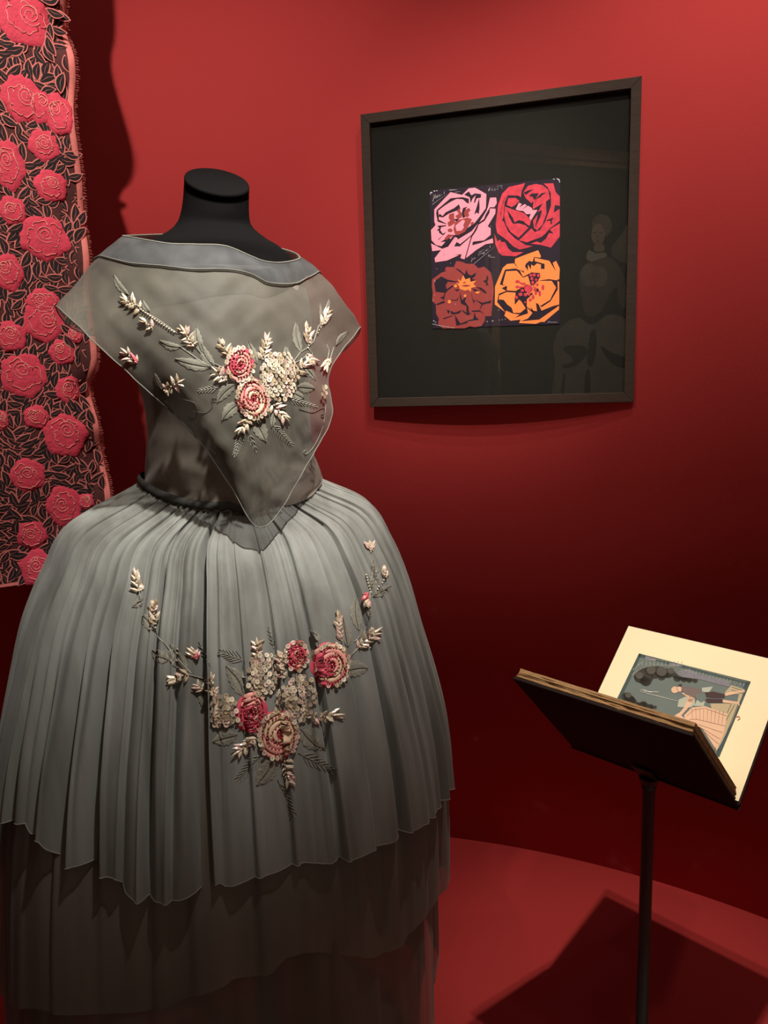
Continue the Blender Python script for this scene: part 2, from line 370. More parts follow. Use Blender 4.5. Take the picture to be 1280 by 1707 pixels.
    poly('brown_flower', [[(510,230),(540,160),(640,175),(720,210),(850,210),(930,290),(1030,260),(1150,360),(1185,520),(1205,680),(1190,830),(1160,1140),(1050,1140),(1045,1230),(980,1320),(860,1340),(780,1320),(690,1360),(300,1360),(215,1290),(230,1190),(180,1100),(175,930),(110,880),(120,720),(105,620),(110,490),(270,370),(370,335),(330,325),(360,265),(500,270)]], o, s, .0016, M['brown'])
    poly('brown_flower_cuts', [[(520,285),(600,320),(690,400),(720,310),(745,390),(800,420),(895,370),(870,430),(810,480),(900,500),(780,530),(700,480),(640,380),(560,325)],
        [(165,510),(270,435),(380,490),(600,535),(480,535),(385,525),(350,600),(370,660),(460,600),(500,600),(380,690),(340,740),(325,850),(250,810),(310,790),(330,725),(170,705),(150,560)],
        [(1080,410),(1110,450),(1090,540),(1115,580),(1060,600),(1070,550),(1015,520),(1070,490)], [(890,620),(980,635),(1050,690),(1085,740),(1050,735),(960,665)],
        [(820,650),(930,680),(950,735),(870,705)], [(800,720),(840,850),(872,870),(850,915),(828,850)], [(870,845),(1000,905),(1165,860),(1150,905),(1010,935),(950,1045),(985,930)],
        [(180,930),(320,865),(335,900),(200,945)], [(440,1045),(510,1080),(635,1030),(600,1085),(500,1112),(440,1095)], [(365,1030),(430,1045),(400,1105)],
        [(300,1180),(480,1125),(482,1135),(320,1195)], [(510,1110),(545,1170),(615,1275),(750,1215),(840,1190),(865,1060),(882,1150),(940,1205),(745,1232),(735,1262),(625,1292),(540,1312)],
        [(605,700),(640,860),(725,780),(690,880),(755,970),(765,1080),(805,1090),(740,1128),(660,1065),(636,1020),(720,1085),(720,960),(650,930),(618,905),(603,800)],
        [(800,1045),(950,1035),(1045,1110),(960,1060),(830,1062)], [(500,670),(600,660),(560,700)], [(430,855),(545,850),(590,780),(560,865),(440,865)]], o, s, .0020, M['ground'])
    poly('brown_flower_star', [[(560,480),(620,520),(660,410),(700,490),(780,460),(790,530),(895,505),(840,570),(890,620),(800,640),(800,710),(750,670),(700,690),(600,660),(590,610),(535,545),(600,560)],
        ell(525,605,30,28), ell(415,885,30,32), ell(695,780,25,25), ell(915,720,38,22)], o, s, .0023, M['orange'])
    poly('brown_flower_seeds', [[(650,550),(700,525),(710,545),(670,560)], [(620,605),(700,580),(800,595),(720,620)]], o, s, .0026, M['brown'])
    o, s = (820, 410), 10.667
    poly('orange_flower', [[(410,230),(560,170),(820,75),(870,180),(860,210),(750,195),(720,280),(660,265),(600,320),(560,450),(480,420),(405,300)],
        [(760,210),(1020,265),(1140,460),(1080,300),(1140,265),(1205,400),(1195,590),(1140,610),(1020,590),(860,610),(820,640),(850,480),(700,470),(550,550),(490,430),(570,480),(570,340),(640,440),(640,330),(690,420),(700,330),(740,360),(800,310),(870,330),(870,410),(935,410),(935,320),(760,270)],
        [(250,450),(440,440),(550,565),(660,525),(690,660),(590,700),(420,800),(260,790),(270,720),(190,680),(220,570)],
        [(390,310),(490,430),(420,400),(230,420),(150,650),(140,690),(260,710),(170,750),(250,800),(120,850),(90,1000),(240,1180),(50,1040),(55,720),(160,470),(190,390),(270,320)],
        [(130,880),(260,820),(420,830),(400,1040),(490,940),(600,1110),(500,1190),(380,1190),(350,1100),(270,1040),(210,960),(120,950)],
        [(700,660),(860,620),(1060,620),(1140,740),(1030,960),(870,1060),(780,1010),(800,1160),(720,1150),(620,1080),(620,950),(720,860),(740,760)],
        [(250,1150),(360,1200),(490,1220),(400,1280),(640,1200),(625,1100),(720,1190),(640,1290),(510,1340),(840,1310),(1195,1060),(1190,1130),(930,1350),(870,1350),(780,1385),(480,1370),(510,1310),(330,1330),(220,1240)],
        [(1165,620),(1195,640),(1195,1040),(1080,1070),(880,1150),(820,1020),(880,1090),(1040,985),(1170,770)], [(640,680),(760,640),(760,820),(620,860)]], o, s, .0016, M['orange'])
    poly('orange_flower_cuts', [[(640,530),(700,470),(850,480),(860,550),(760,680),(690,700)], [(400,920),(520,770),(620,870),(620,1000),(600,1090),(530,990),(480,950),(410,1040)],
        [(740,740),(830,760),(830,820),(760,800)], [(680,1080),(740,1150),(720,1180)], [(790,1040),(840,1150),(800,1150)]], o, s, .0020, M['ground'])
    poly('orange_flower_stamens', [ell(*e) for e in ((690,520,28,26),(750,515,28,30),(825,525,26,32),(710,580,26,30),(785,600,24,26),(725,650,28,30),(650,760,75,70),(540,790,32,28),(505,860,38,32),(595,865,32,32),(435,915,28,30),(805,685,26,28),(770,760,30,30),(905,735,26,46),(850,840,24,50),(730,905,25,40),(680,955,28,28),(590,1000,18,18),(450,630,38,25),(560,670,42,20),(450,725,32,24),(780,830,22,40),(660,860,22,30))]
        + [[(470,720),(580,715),(600,745),(480,738)], [(480,625),(530,660),(520,675),(470,645)]], o, s, .0023, M['redp'])
    # pencilled notes and numbers
    def strokes(name, lines, r=.00055):
        mb = MB()
        for ln in lines:
            mb.tube([S(x, y, .0018) for x, y in ln], r, 4)
        mb.build(name, M['chalk'], sheet)
    def T(o, s, lines): return [[(o[0] + x / s, o[1] + y / s) for x, y in l] for l in lines]
    strokes('pencil_number', T((690, 290), 9.846, [[(1240,205),(1225,280)]]) + T((700, 290), 9.846, [[(1165,205),(1128,280)],
        [(1205,205),(1170,250),(1172,275),(1195,275),(1200,250),(1175,255)], [(1250,205),(1215,250),(1217,275),(1242,270),(1245,248),(1220,255)]]) [0:3]
        + T((820, 290), 10.667, [[(60,215),(25,260),(28,295),(50,290),(55,265),(30,265)], [(125,215),(95,215),(88,240),(110,245),(112,265),(85,280)], [(140,220),(165,207),(185,215),(175,240),(145,272),(190,270)]]) [1:])
    strokes('pencil_title', T((700, 290), 9.846, [[(215,340),(225,380),(212,450)], [(222,350),(250,335),(240,400)], [(255,400),(258,360),(275,355),(275,395)], [(285,375),(305,360),(295,345),(282,365),(290,390),(310,380)],
        [(318,362),(338,348),(328,335),(315,355),(325,378),(342,365)], [(365,325),(350,335),(362,352),(350,362)], [(402,270),(395,330)], [(200,505),(300,430),(440,340)],
        [(478,265),(500,255),(505,272),(525,255),(545,270),(560,255),(585,268),(610,258)], [(480,272),(610,262)], [(575,302),(660,290)]]))
    strokes('pencil_note', T((760, 370), 12.8, [[(345,740),(325,755),(350,790),(325,850)], [(360,800),(365,770),(378,795),(388,765)], [(395,790),(405,760),(412,765)],
        [(470,650),(450,700),(490,670),(480,720),(510,690)], [(520,690),(530,660),(545,680),(555,655),(570,675)], [(580,660),(600,640),(585,690)], [(620,620),(640,600),(650,620)], [(660,610),(665,580),(690,585),(700,570)], [(720,480),(728,545)],
        [(490,650),(600,590)], [(390,890),(600,715),(830,525)], [(690,740),(705,690),(712,765),(735,700),(740,765),(760,745),(775,765),(800,750),(830,762)]]))
    strokes('pencil_signature', T((820, 410), 10.667, [[(990,1365),(1020,1335),(1015,1360),(1050,1355),(1080,1362),(1120,1356),(1160,1362)]]))
    mb = MB()
    for (x, y, a, b_) in ((719, 321, 2, .8), (724, 318.5, 2, .6), (728, 318, 1, .7), (717.3, 323, .6, 1.5), (931, 299.5, 1.6, 1), (932.5, 302, .7, 2.5), (923, 298.6, 2, .5), (929, 298, 2.5, .4),
                          (723, 535, 1.5, .6), (726, 537.5, 1, .5), (724, 492, .5, .5), (722, 500, .5, .5), (725, 468.5, .9, .9), (726, 482, .7, .7), (812, 536, 1, .5), (821, 535, 1.6, .6), (832, 533.5, .8, .5), (837, 533, .7, .5), (842, 532, .6, .5), (751, 439, .5, .5), (728, 448, .5, .4), (759, 507, .5, .6), (831, 517, .6, .6), (818, 377, .5, .5)):
        mb.add([S(x - a, y - b_, .0019), S(x - a * .2, y + b_, .0019), S(x + a, y + b_ * .7, .0019), S(x + a * .3, y - b_, .0019)], [(0, 1, 2, 3)])
    mb.tube([S(720, 540, .0019), S(730, 542.5, .0019), S(758, 547, .0019)], .0005, 4)
    tag(mb.build('worn_paper_flecks', M['wear'], sheet, False), kind='stuff')
build_frame()

# ------------------------------------------------------------------ book on its stand
def build_book():
    c = Vector((0.529 * .97, 1.463 * .97, EYE - 0.811 * .97)); az = -0.801; L_, Wd = 0.36 * .97, 0.318 * .97
    s = Vector((math.cos(az), math.sin(az), -0.010)).normalized()
    n = s.cross(Vector((0, 0, 1))).normalized(); u = n.cross(s)
    d1 = math.cos(0.795) * n + math.sin(0.795) * u       # towards the camera
    d2 = -math.cos(0.753) * n + math.sin(0.753) * u      # away
    n1 = s.cross(d1).normalized();  n1 = n1 if n1.z > 0 else -n1
    n2 = s.cross(d2).normalized();  n2 = n2 if n2.z > 0 else -n2
    st = thing('book_stand', (c.x, c.y, 0), 'slim black metal pole stand holding up the open book', 'stand')
    mb = MB(); mb.tube([(c.x, c.y, 0.0), (c.x, c.y, c.z - 0.030)], 0.0125, 24); mb.build('pole', M['blackmetal'], st)
    mb = MB(); mb.tube([(c.x, c.y, 0.0), (c.x, c.y, 0.004), (c.x, c.y, 0.006)], [0.022, 0.022, 0.0126], 32); mb.build('floor_flange', M['blackmetal'], st)
    for (dd, nn) in ((d1, n1), (d2, n2)):
        mb = MB(); mb.box(c - s * .02 - nn * .0095 - u * 0.004, s * .04, dd * .045, nn * .003); mb.build('cradle_plate', M['blackmetal'], st, False)
    mb = MB(); mb.tube([c - u * 0.034, c - u * 0.010], [.0125, .02], 16); mb.build('collar', M['blackmetal'], st)
    bk = thing('open_book', c, 'large antique book lying open in a V with an illustrated cream page', 'book')
    th = 0.006
    for (dd, nn) in ((d1, n1), (d2, n2)):
        mb = MB(); mb.box(c - s * L_ / 2 - nn * th, s * L_, dd * Wd, nn * th)
        bevel(tag(mb.build('cover_board', M['board'], bk, False), 'black cloth cover board'), .0015)
    mb = MB(); mb.tube([c - s * L_ / 2 - u * .003, c + s * L_ / 2 - u * .003], .0065, 12); mb.build('spine', M['board'], bk)
    # front leaf: page block in thin gatherings
    T1 = 0.0205; k = 9
    for i in range(k):
        z0 = T1 * i / k; h = T1 / k * .93
        jit = rnd.uniform(-.0022, .0018); j2 = rnd.uniform(-.002, .0015)
        shear = (z0 + h) * 0.55
        mb = MB(); o0 = c - s * (L_ / 2 - .004 + j2) + nn * 0
        o0 = c - s * (L_ / 2 - .004 - j2) + n1 * (z0 + .0003) + d1 * (.012 + z0 * 1.0)
        nv = 24; V = []
        for t in range(nv + 1):
            w1 = rnd.uniform(-.0009, .0009)
            a = o0 + s * ((L_ - .008) * t / nv)
            e = a + d1 * (Wd - .017 - z0 * 1.0 + jit + w1)
            V += [a, e, e + n1 * h, a + n1 * h]
        F = []
        for t in range(nv):
            b0 = 4 * t
            for q in range(4): F.append((b0 + q, b0 + (q + 1) % 4, b0 + 4 + (q + 1) % 4, b0 + 4 + q))
        F += [(0, 1, 2, 3), (4 * nv + 3, 4 * nv + 2, 4 * nv + 1, 4 * nv)]
        mk('page_gathering', V, F, M['pages'] if i < k - 1 else [M['pages']], bk, False)
    # top leaf of the front block
    mb = MB(); mb.box(c - s * (L_ / 2 - .004) + n1 * T1 + d1 * (.03), s * (L_ - .008), d1 * (Wd - .05), n1 * .0004); mb.build('facing_page', M['page'], bk, False)
    # back leaf: few pages and the plate
    for i in range(2):
        mb = MB(); mb.box(c - s * (L_ / 2 - .0035 - i * .001) + n2 * (.0003 + .002 * i) + d2 * .006, s * (L_ - .007), d2 * (Wd - .010), n2 * .0019)
        mb.build('page', M['page'], bk, False)
    PT = c + n2 * .0046
    def S(x, y, h=0.0):
        return on_plane(1000 + x / 4.571, 1070 + y / 4.571, PT + n2 * h, n2)
    A, B, Cc = S(297, 88), S(1148, 303), S(908, 878); Dd = A + (Cc - B)
    def lift(p, h): return p + n2 * h
    plate = mk('illustrated_plate', [lift(x, h) for h in (.0003, -.0002) for x in (A, B, Cc, Dd)], [(0, 1, 2, 3), (4, 7, 6, 5), (0, 4, 5, 1), (1, 5, 6, 2), (2, 6, 7, 3), (3, 7, 4, 0)], M['sky'], bk, False)
    tag(plate, 'slate-blue illustration of a figure on a terrace')
    def poly(name, polys, h, mt):
        for p in polys:
            mb = MB(); mb.add([S(x, y, h) for x, y in p], [tuple(range(len(p)))])
            triang(mb.build(name, mt, plate, False))
    def lines(name, ls, mt, r=.0005, h=.0008):
        mb = MB()
        for l in ls: mb.tube([S(x, y, h) for x, y in l], r, 4)
        mb.build(name, mt, plate)
    def puff(cx, cy, r, n=12): return [(cx + r * math.cos(2 * math.pi * i / n), cy + r * .9 * math.sin(2 * math.pi * i / n)) for i in range(n)]
    poly('plate_border', [[(297,88),(1148,303),(1138,326),(290,112)], [(1148,303),(908,878),(880,862),(1112,294)], [(297,88),(130,440),(150,452),(318,94)]], .0006, M['teal'])
    poly('plate_trees', [[(255,262),(300,205),(440,185),(560,215),(600,265),(700,280),(750,298),(690,300),(600,292),(540,262),(480,280),(420,262),(380,325),(340,335),(280,300)], [(175,400),(220,385),(260,425),(290,462),(340,460),(415,495),(405,508),(300,488),(190,450)], puff(300,275,40), puff(350,300,42), puff(420,245,40), puff(470,265,32), puff(520,245,35), puff(590,275,32), puff(680,292,22), puff(380,220,40), puff(725,295,20), puff(640,285,25),
                         puff(200,420,40), puff(235,445,36), puff(330,478,30), puff(385,497,26), puff(290,485,24), puff(420,498,14)], .0007, M['tree'])
    poly('plate_tree_lights', [puff(390,215,36), puff(470,225,40), puff(540,220,26), puff(300,255,30), puff(215,405,24)], .0009, M['tree2'])
    poly('plate_wisteria', [[(600,220),(680,205),(760,250),(990,300),(990,345),(900,325),(760,285),(640,270),(595,255)], [(350,105),(430,130),(420,150),(340,135)], [(540,160),(610,170),(620,190),(530,185)]], .0009, M['lilac'])
    lines('plate_trellis', [[(240,250),(330,195),(430,175),(560,190),(650,225)], [(250,215),(320,155),(420,132),(560,155),(700,195),(1135,312)]]
          + [[(x, 175 - abs(x - 430) * -.06), (x + 5, 140 + abs(x - 430) * .05)] for x in range(290, 640, 30)] + [[(x, 210 + (x - 700) * .25), (x - 8, 235 + (x - 700) * .25)] for x in range(660, 1120, 26)], M['mist'])
    poly('plate_paving', [[(1000,330),(1100,362),(1080,420),(1000,620),(930,760),(890,830),(940,690),(970,550),(850,510),(840,470),(930,470),(1040,470),(1060,400),(950,385)]], .0007, M['plank'])
    lines('plate_paving_lines', [[(1005,345),(1095,375)], [(1000,365),(1085,395)], [(1050,480),(950,730)], [(1025,480),(960,600)], [(1000,475),(970,540)], [(1010,320),(1020,300)], [(1040,330),(1050,306)], [(1075,338),(1085,314)], [(1105,346),(1115,322)], [(890,850),(905,815)], [(870,835),(885,800)]], M['teal'])
    poly('plate_fountain', [[(600,440),(650,418),(720,430),(725,480),(690,500),(590,495)], [(775,350),(860,340),(830,385),(780,380)], [(740,440),(800,450),(790,490),(720,490)]], .0008, M['mist'])
    poly('plate_gown', [[(640,560),(700,500),(800,490),(970,550),(940,700),(890,830),(780,660),(650,600)], [(550,575),(600,540),(650,590),(600,600)], [(400,515),(470,540),(520,565),(420,530)]], .0010, M['peach'])
    lines('plate_gown_folds', [[(660,565),(720,515),(800,505),(965,565)], [(680,590),(740,590),(950,640)], [(720,620),(930,690)], [(760,650),(915,740)], [(800,690),(905,780)]] + [[(700 + 30 * i, 505 + i * 3), (705 + 28 * i, 590 + i * 5)] for i in range(9)], M['peachd'], .0004, .0013)
    poly('plate_figure_skin', [puff(570,365,28) , puff(605,360,22), [(950,390),(1100,365),(1105,380),(955,412)], [(935,440),(1055,458),(1068,492),(1045,472),(935,462)], [(720,425),(700,470),(620,560),(585,565),(640,500),(665,440)], puff(690,440,26), [(640,385),(700,420),(680,430),(620,390)]], .0011, M['peach'])
    poly('plate_figure_coat', [[(620,340),(690,345),(760,362),(780,400),(720,425),(650,400),(620,370)]], .0013, M['mauve'])
    poly('plate_figure_breeches', [[(800,385),(860,378),(950,398),(950,425),(870,425),(810,418)], [(790,430),(935,435),(935,462),(820,462)], [(595,325),(625,320),(622,340),(600,338)]], .0013, M['plum'])
    poly('plate_figure_sash', [[(730,400),(800,395),(810,440),(770,460),(730,430)]], .0014, M['sky'])
    lines('plate_water_jet', [[(600,455),(450,415),(310,382),(312,366),(335,366),(380,385),(440,378)], [(330,375),(450,385)]], M['wear'], .0007)
    mb = MB(); mb.tube([S(1040,570,.001), S(1060,566,.001), S(1066,582,.001), S(1050,594,.001)], .001, 5); mb.build('page_stamp', M['blush'], bk)
build_book()

# ------------------------------------------------------------------ dress form and dress
AX = Vector((-0.2535, 1.3, 0)); PHI = math.radians(22)
FV = Vector((math.sin(PHI), -math.cos(PHI), 0)); RV = Vector((math.cos(PHI), math.sin(PHI), 0))
def L3(u, v, z): return AX + RV * u + FV * v + Vector((0, 0, z))
def at_v(px, py, v): return on_plane(px, py, AX + FV * v, FV)
def uvz(p): q = p - AX; return q.dot(RV), q.dot(FV), p.z

TR = [(312,308,413,.055,.0,.60), (345,305,413,.056,0,.35), (370,298,417,.060,-.005,.15), (386,283,430,.068,-.01,0), (398,262,448,.078,-.015,0), (412,235,472,.088,-.015,0),
      (435,212,492,.088,-.014,0), (470,205,500,.094,-.008,0), (530,210,508,.108,.0,0), (600,226,506,.118,.004,0), (680,250,503,.110,.003,0), (760,250,512,.103,0,0), (800,246,528,.103,0,0), (850,240,545,.110,0,0), (930,225,565,.12,0,0)]
RINGS = []
for (y, l, r, b, cv, tl) in TR:
    pl, pr = uvz(at_v(l, y, 0)), uvz(at_v(r, y, 0))
    RINGS.append(((pl[2] + pr[2]) / 2, (pl[0] + pr[0]) / 2, (pr[0] - pl[0]) / 2, b, cv, tl))
RZ = [-r[0] for r in RINGS]
def body(th, z, off=0.0):
    cu, a, b, cv, tl = (cinterp(-z, RZ, RT[k]) for k in range(5)); a += off; b += off
    s, c_ = math.sin(th), math.cos(th)
    v = cv + b * c_
    return L3(cu + a * s, v, z - tl * b * c_)
def smooth_rings():
    """densify the ring table with Catmull-Rom so the loft is smooth"""
    global RINGS, RZ, RT
    R_ = RINGS; out = []
    for i in range(len(R_) - 1):
        p0, p1, p2, p3 = R_[max(0, i - 1)], R_[i], R_[i + 1], R_[min(len(R_) - 1, i + 2)]
        for k in range(5):
            t = k / 5
            out.append(tuple(0.5 * (2 * b + (c - a) * t + (2 * a - 5 * b + 4 * c - d) * t * t + (3 * b - a - 3 * c + d) * t ** 3) for a, b, c, d in zip(p0, p1, p2, p3)))
    out.append(R_[-1]); RINGS = out; RZ = np.array([-r[0] for r in RINGS]); RT = np.array(RINGS).T[1:]
smooth_rings()
ZNECK, ZLOW = RINGS[0][0], RINGS[-1][0]

def build_form():
    root = thing('dress_form', (AX.x, AX.y, 0), 'black headless mannequin neck and shoulders inside the grey dress', 'mannequin')
    nt, nz = 72, 70; V = []
    for i in range(nz):
        z = lerp(ZNECK, ZLOW, (i / (nz - 1)))
        V += [body(2 * math.pi * j / nt, z) for j in range(nt)]
    mk('torso', V, gridfaces(nt, nz, True) + [tuple(range(nt)), tuple((nz - 1) * nt + j for j in reversed(range(nt)))], M['black'], root)
    # tilted neck cap with a narrow joint
    V = []; prof = [(-.0005, .985), (.0022, .975), (.0022, 1.0), (.0075, 1.0), (.0095, .985), (.0102, .95), (.0102, .5)]
    for (dz, k) in prof:
        for j in range(nt):
            th = 2 * math.pi * j / nt; p = body(th, ZNECK); cc = body(0, ZNECK) * .5 + body(math.pi, ZNECK) * .5
            V.append(cc + (p - cc) * k + (Vector((0, 0, 1)) + FV * .6).normalized() * dz)
    F = gridfaces(nt, len(prof), True) + [tuple((len(prof) - 1) * nt + j for j in range(nt))]
    tag(mk('neck_cap', V, F, M['black'], root), 'slanted flat oval cap of the neck')
    mb = MB(); mb.tube([AX + Vector((0, 0, .02)), AX + Vector((0, 0, ZLOW + .02))], .018, 20); mb.build('stand_pole', M['blackmetal'], root)
    mb = MB(); mb.tube([AX, AX + Vector((0, 0, .015)), AX + Vector((0, 0, .02))], [.19, .19, .18], 48); mb.build('stand_base', M['blackmetal'], root)
build_form()

dress = thing('dress', (AX.x, AX.y, 0.0), 'sheer grey-green organza gown with beaded flower embroidery on the dress form', 'dress')

# waist line height by angle (0 = front point)
WT = [0, 5, 12, 25, 45, 70, 90, 180]; WZ = [1.216, 1.221, 1.228, 1.230, 1.240, 1.258, 1.268, 1.272]
def ztop(th):
    d = abs((math.degrees(th) + 180) % 360 - 180); return cinterp(d, WT, WZ)
def build_bodice():
    nt, nz = 144, 70; V = []; z0 = 1.60
    for i in range(nz):
        for j in range(nt):
            th = 2 * math.pi * j / nt; zt = ztop(th) - .004
            z = lerp(z0, zt, i / (nz - 1)); p = body(th, z, .006)
            k = smooth(1.42, 1.27, z)
            w_ = noise.noise(Vector((th * 1.6, z * 34 + math.sin(th * 2) * 1.5, 2.0))) * .0055 * k + noise.noise(Vector((th * 3, z * 9, 7))) * .003
            q = (p - AX); q.z = 0
            V.append(p + q.normalized() * (w_ + .002))
    return mk('bodice', V, gridfaces(nt, nz, True), M['bodice'], dress)
build_bodice()

# ---- skirt
ZK = [1.30, 1.27, 1.22, 1.15, 1.07, .98, .88, .78, .68, .58, .45, .30]
BK = [.105, .120, .160, .20, .232, .255, .272, .285, .295, .30, .305, .31]
AL = [.128, .170, .262, .303, .340, .368, .397, .418, .435, .448, .460, .465]
AR = [.115, .145, .232, .270, .299, .321, .347, .368, .378, .380, .376, .374]
def dense(X, Y, k=12):
    XX, YY = [], []
    for i in range(len(X) - 1):
        y0, y1, y2, y3 = Y[max(0, i - 1)], Y[i], Y[i + 1], Y[min(len(Y) - 1, i + 2)]
        x0, x1, x2, x3 = X[max(0, i - 1)], X[i], X[i + 1], X[min(len(X) - 1, i + 2)]
        m1 = (y2 - y0) / (x2 - x0); m2 = (y3 - y1) / (x3 - x1); h = x2 - x1
        for q in range(k):
            t = q / k; XX.append(x1 + h * t)
            YY.append((2 * t ** 3 - 3 * t * t + 1) * y1 + (t ** 3 - 2 * t * t + t) * h * m1 + (3 * t * t - 2 * t ** 3) * y2 + (t ** 3 - t * t) * h * m2)
    return XX + [X[-1]], YY + [Y[-1]]
_z = ZK
ZK, BK = dense(_z, BK); _, AL = dense(_z, AL); _, AR = dense(_z, AR)
NZK = np.array([-z for z in ZK]); BK = np.array(BK); AL = np.array(AL); AR = np.array(AR)
def skirt_base(th, z, off=0.0):
    zt = ztop(th); ze = z + (1.283 - zt) * math.exp(-max(0, zt - z) / .13)
    s, c_ = math.sin(th), math.cos(th)
    a = cinterp(-ze, NZK, AR if s > 0 else AL); b = cinterp(-ze, NZK, BK)
    return (a + off) * s, (b + off) * c_
def grid_bvh(fn, nt, nz):
    V = [fn(i, j) for i in range(nz) for j in range(nt)]
    return BVHTree.FromPolygons([tuple(v) for v in V], gridfaces(nt, nz, True)), V
def _b(i, j):
    th = 2 * math.pi * j / 180; z = lerp(1.26, .15, i / 99); z = min(z, ztop(th)); u, v = skirt_base(th, z); return L3(u, v, z)
base_bvh, _ = grid_bvh(_b, 180, 100)
def skirt_hit(px, py):
    h = base_bvh.ray_cast(CAM, ray(px, py).normalized())
    if h[0] is None: return None
    u, v, z = uvz(h[0]); 
    a = cinterp(-z, NZK, AR if u > 0 else AL); b = cinterp(-z, NZK, BK)
    return math.atan2(u / a, v / b), z
# fold lines seen in the photograph, as angles, then random ones round the back
folds = []
for (px, dep, wd) in ((58, 9, .035), (88, 12, .026), (128, 8, .030), (166, 15, .028), (204, 20, .026), (238, 6, .018), (264, 15, .020), (300, 7, .018), (343, 24, .024), (398, 5, .018), (449, 7, .022), (508, 12, .020), (556, 5, .022), (603, 15, .024), (640, 6, .02), (672, 11, .028)):
    h = skirt_hit(px, 1000)
    if h: folds.append((h[0], dep * .001, wd, rnd.uniform(-.02, .02)))
a0, a1 = max(f[0] for f in folds), min(f[0] for f in folds)
th = a0 + .12
while th < 2 * math.pi + a1 - .08:
    folds.append((th, rnd.uniform(.008, .02), rnd.uniform(.02, .035), rnd.uniform(-.03, .03))); th += rnd.uniform(.10, .22)
# minor creases
minor = [(rnd.uniform(0, 2 * math.pi), rnd.uniform(.001, .0035), rnd.uniform(.022, .05), rnd.uniform(-.03, .03)) for _ in range(46)]
FOLD = np.array(folds + minor)
NF = len(folds)
SGN = np.array([rnd.choice((-1, 1)) for _ in range(len(FOLD))])
def skirt_layer(name, matl, zt_fn, zh_fn, off, nt, nz, seed, foldk, gather=0.0, power=1.35):
    TH = np.arange(nt) * (2 * math.pi / nt); S_, C_ = np.sin(TH), np.cos(TH)
    ZT = np.array([zt_fn(t) for t in TH]); ZH = np.array([zh_fn(t) for t in TH]); ZW = np.array([ztop(t) for t in TH])
    G1 = np.array([math.sin(t * 70 + 9 * noise.noise(Vector((t * 7, 0, seed)))) * .6 + noise.noise(Vector((t * 30, 1, seed))) for t in TH])
    V = []
    for i in range(nz):
        t = (i / (nz - 1)) ** power
        Z = ZT + (ZH - ZT) * t; drop = np.maximum(0, ZW - Z); tt = np.minimum(1, drop / .75)
        ze = Z + (1.283 - ZW) * np.exp(-drop / .13)
        A = np.where(S_ > 0, np.interp(-ze, NZK, AR), np.interp(-ze, NZK, AL)); B = np.interp(-ze, NZK, BK)
        dt = (TH[:, None] + seed * .37 - FOLD[None, :, 0] - FOLD[None, :, 3] * tt[:, None] + math.pi) % (2 * math.pi) - math.pi
        ww = FOLD[None, :, 2] * (.30 + .75 * tt[:, None] ** 2)
        x = np.where(dt * SGN[None, :] > 0, np.abs(dt) / (ww * .55), np.abs(dt) / (ww * 2.6))
        g = np.exp(-x ** 1.4) - .22 * np.exp(-((x - 2.4) / 1.2) ** 2)
        amp = FOLD[None, :, 1] * (np.minimum(1, .30 + drop / .20) * (1 - .50 * tt ** 2))[:, None]
        D = -(g * amp).sum(1) * foldk
        for j in range(nt):
            d = D[j]; z = Z[j]; th = TH[j]
            d += tt[j] * (.016 * noise.noise(Vector((S_[j] * 3.1, C_[j] * 3.1, seed + z * .5))) + .006 * noise.noise(Vector((S_[j] * 8, C_[j] * 8, seed + z))))
            if gather:
                d += gather * math.exp(-drop[j] / .04) * G1[j] + gather * .8 * math.exp(-drop[j] / .22) * noise.noise(Vector((th * 22, z * 3, seed + 5)))
            V.append(L3((A[j] + off + d) * S_[j], (B[j] + off + d) * C_[j], z))
    o = mk(name, V, gridfaces(nt, nz, True), matl, dress)
    return o, V
def hem_fn(pxs, default, right=None):
    P = []
    for (x, y) in pxs:
        h = skirt_hit(x, y)
        if h: P.append(h)
    if right: P += right
    P.sort()
    T = [p[0] for p in P]; Z = [p[1] for p in P]
    T = [T[0] - .5] + T + [T[-1] + .35]; Z = [default] + Z + [default]
    def f(th):
        th = (th + math.pi) % (2 * math.pi) - math.pi
        return cinterp(th, T, Z)
    return f
hemA = hem_fn([(4,1368),(40,1374),(46,1393),(68,1400),(76,1416),(102,1446),(150,1444),(166,1463),(194,1466),(206,1490),(250,1503),(290,1497),(350,1484),(362,1472),(374,1482),(440,1462),(510,1440),(560,1437),(600,1424),(650,1399),(700,1380),(728,1358)], .62, [(1.62, .66), (1.78, .60), (1.95, .585), (2.2, .60)])
NSK = 1300
skirtA, VA = skirt_layer('overskirt', M['skirt'], ztop, hemA, 0.0, NSK, 110, 0, 2.0, .0030)
hemB = hem_fn([(0,1690),(50,1694),(80,1700),(270,1698),(330,1672),(385,1650),(455,1637),(482,1608),(520,1598),(580,1604),(640,1606),(690,1586),(704,1560)], .40, [(1.35, .47), (1.7, .40)])
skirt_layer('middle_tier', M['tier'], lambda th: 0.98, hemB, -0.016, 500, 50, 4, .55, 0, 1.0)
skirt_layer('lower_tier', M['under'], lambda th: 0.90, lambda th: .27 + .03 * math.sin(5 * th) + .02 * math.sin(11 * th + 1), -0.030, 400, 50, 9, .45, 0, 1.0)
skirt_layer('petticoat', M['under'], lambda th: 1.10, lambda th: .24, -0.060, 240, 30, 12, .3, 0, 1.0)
# rolled hem of the overskirt
mb = MB(); mb.tube([Vector(v) for v in VA[-NSK:]], .0011, 5, closed=True); mb.build('rolled_hem', M['hem'], dress)
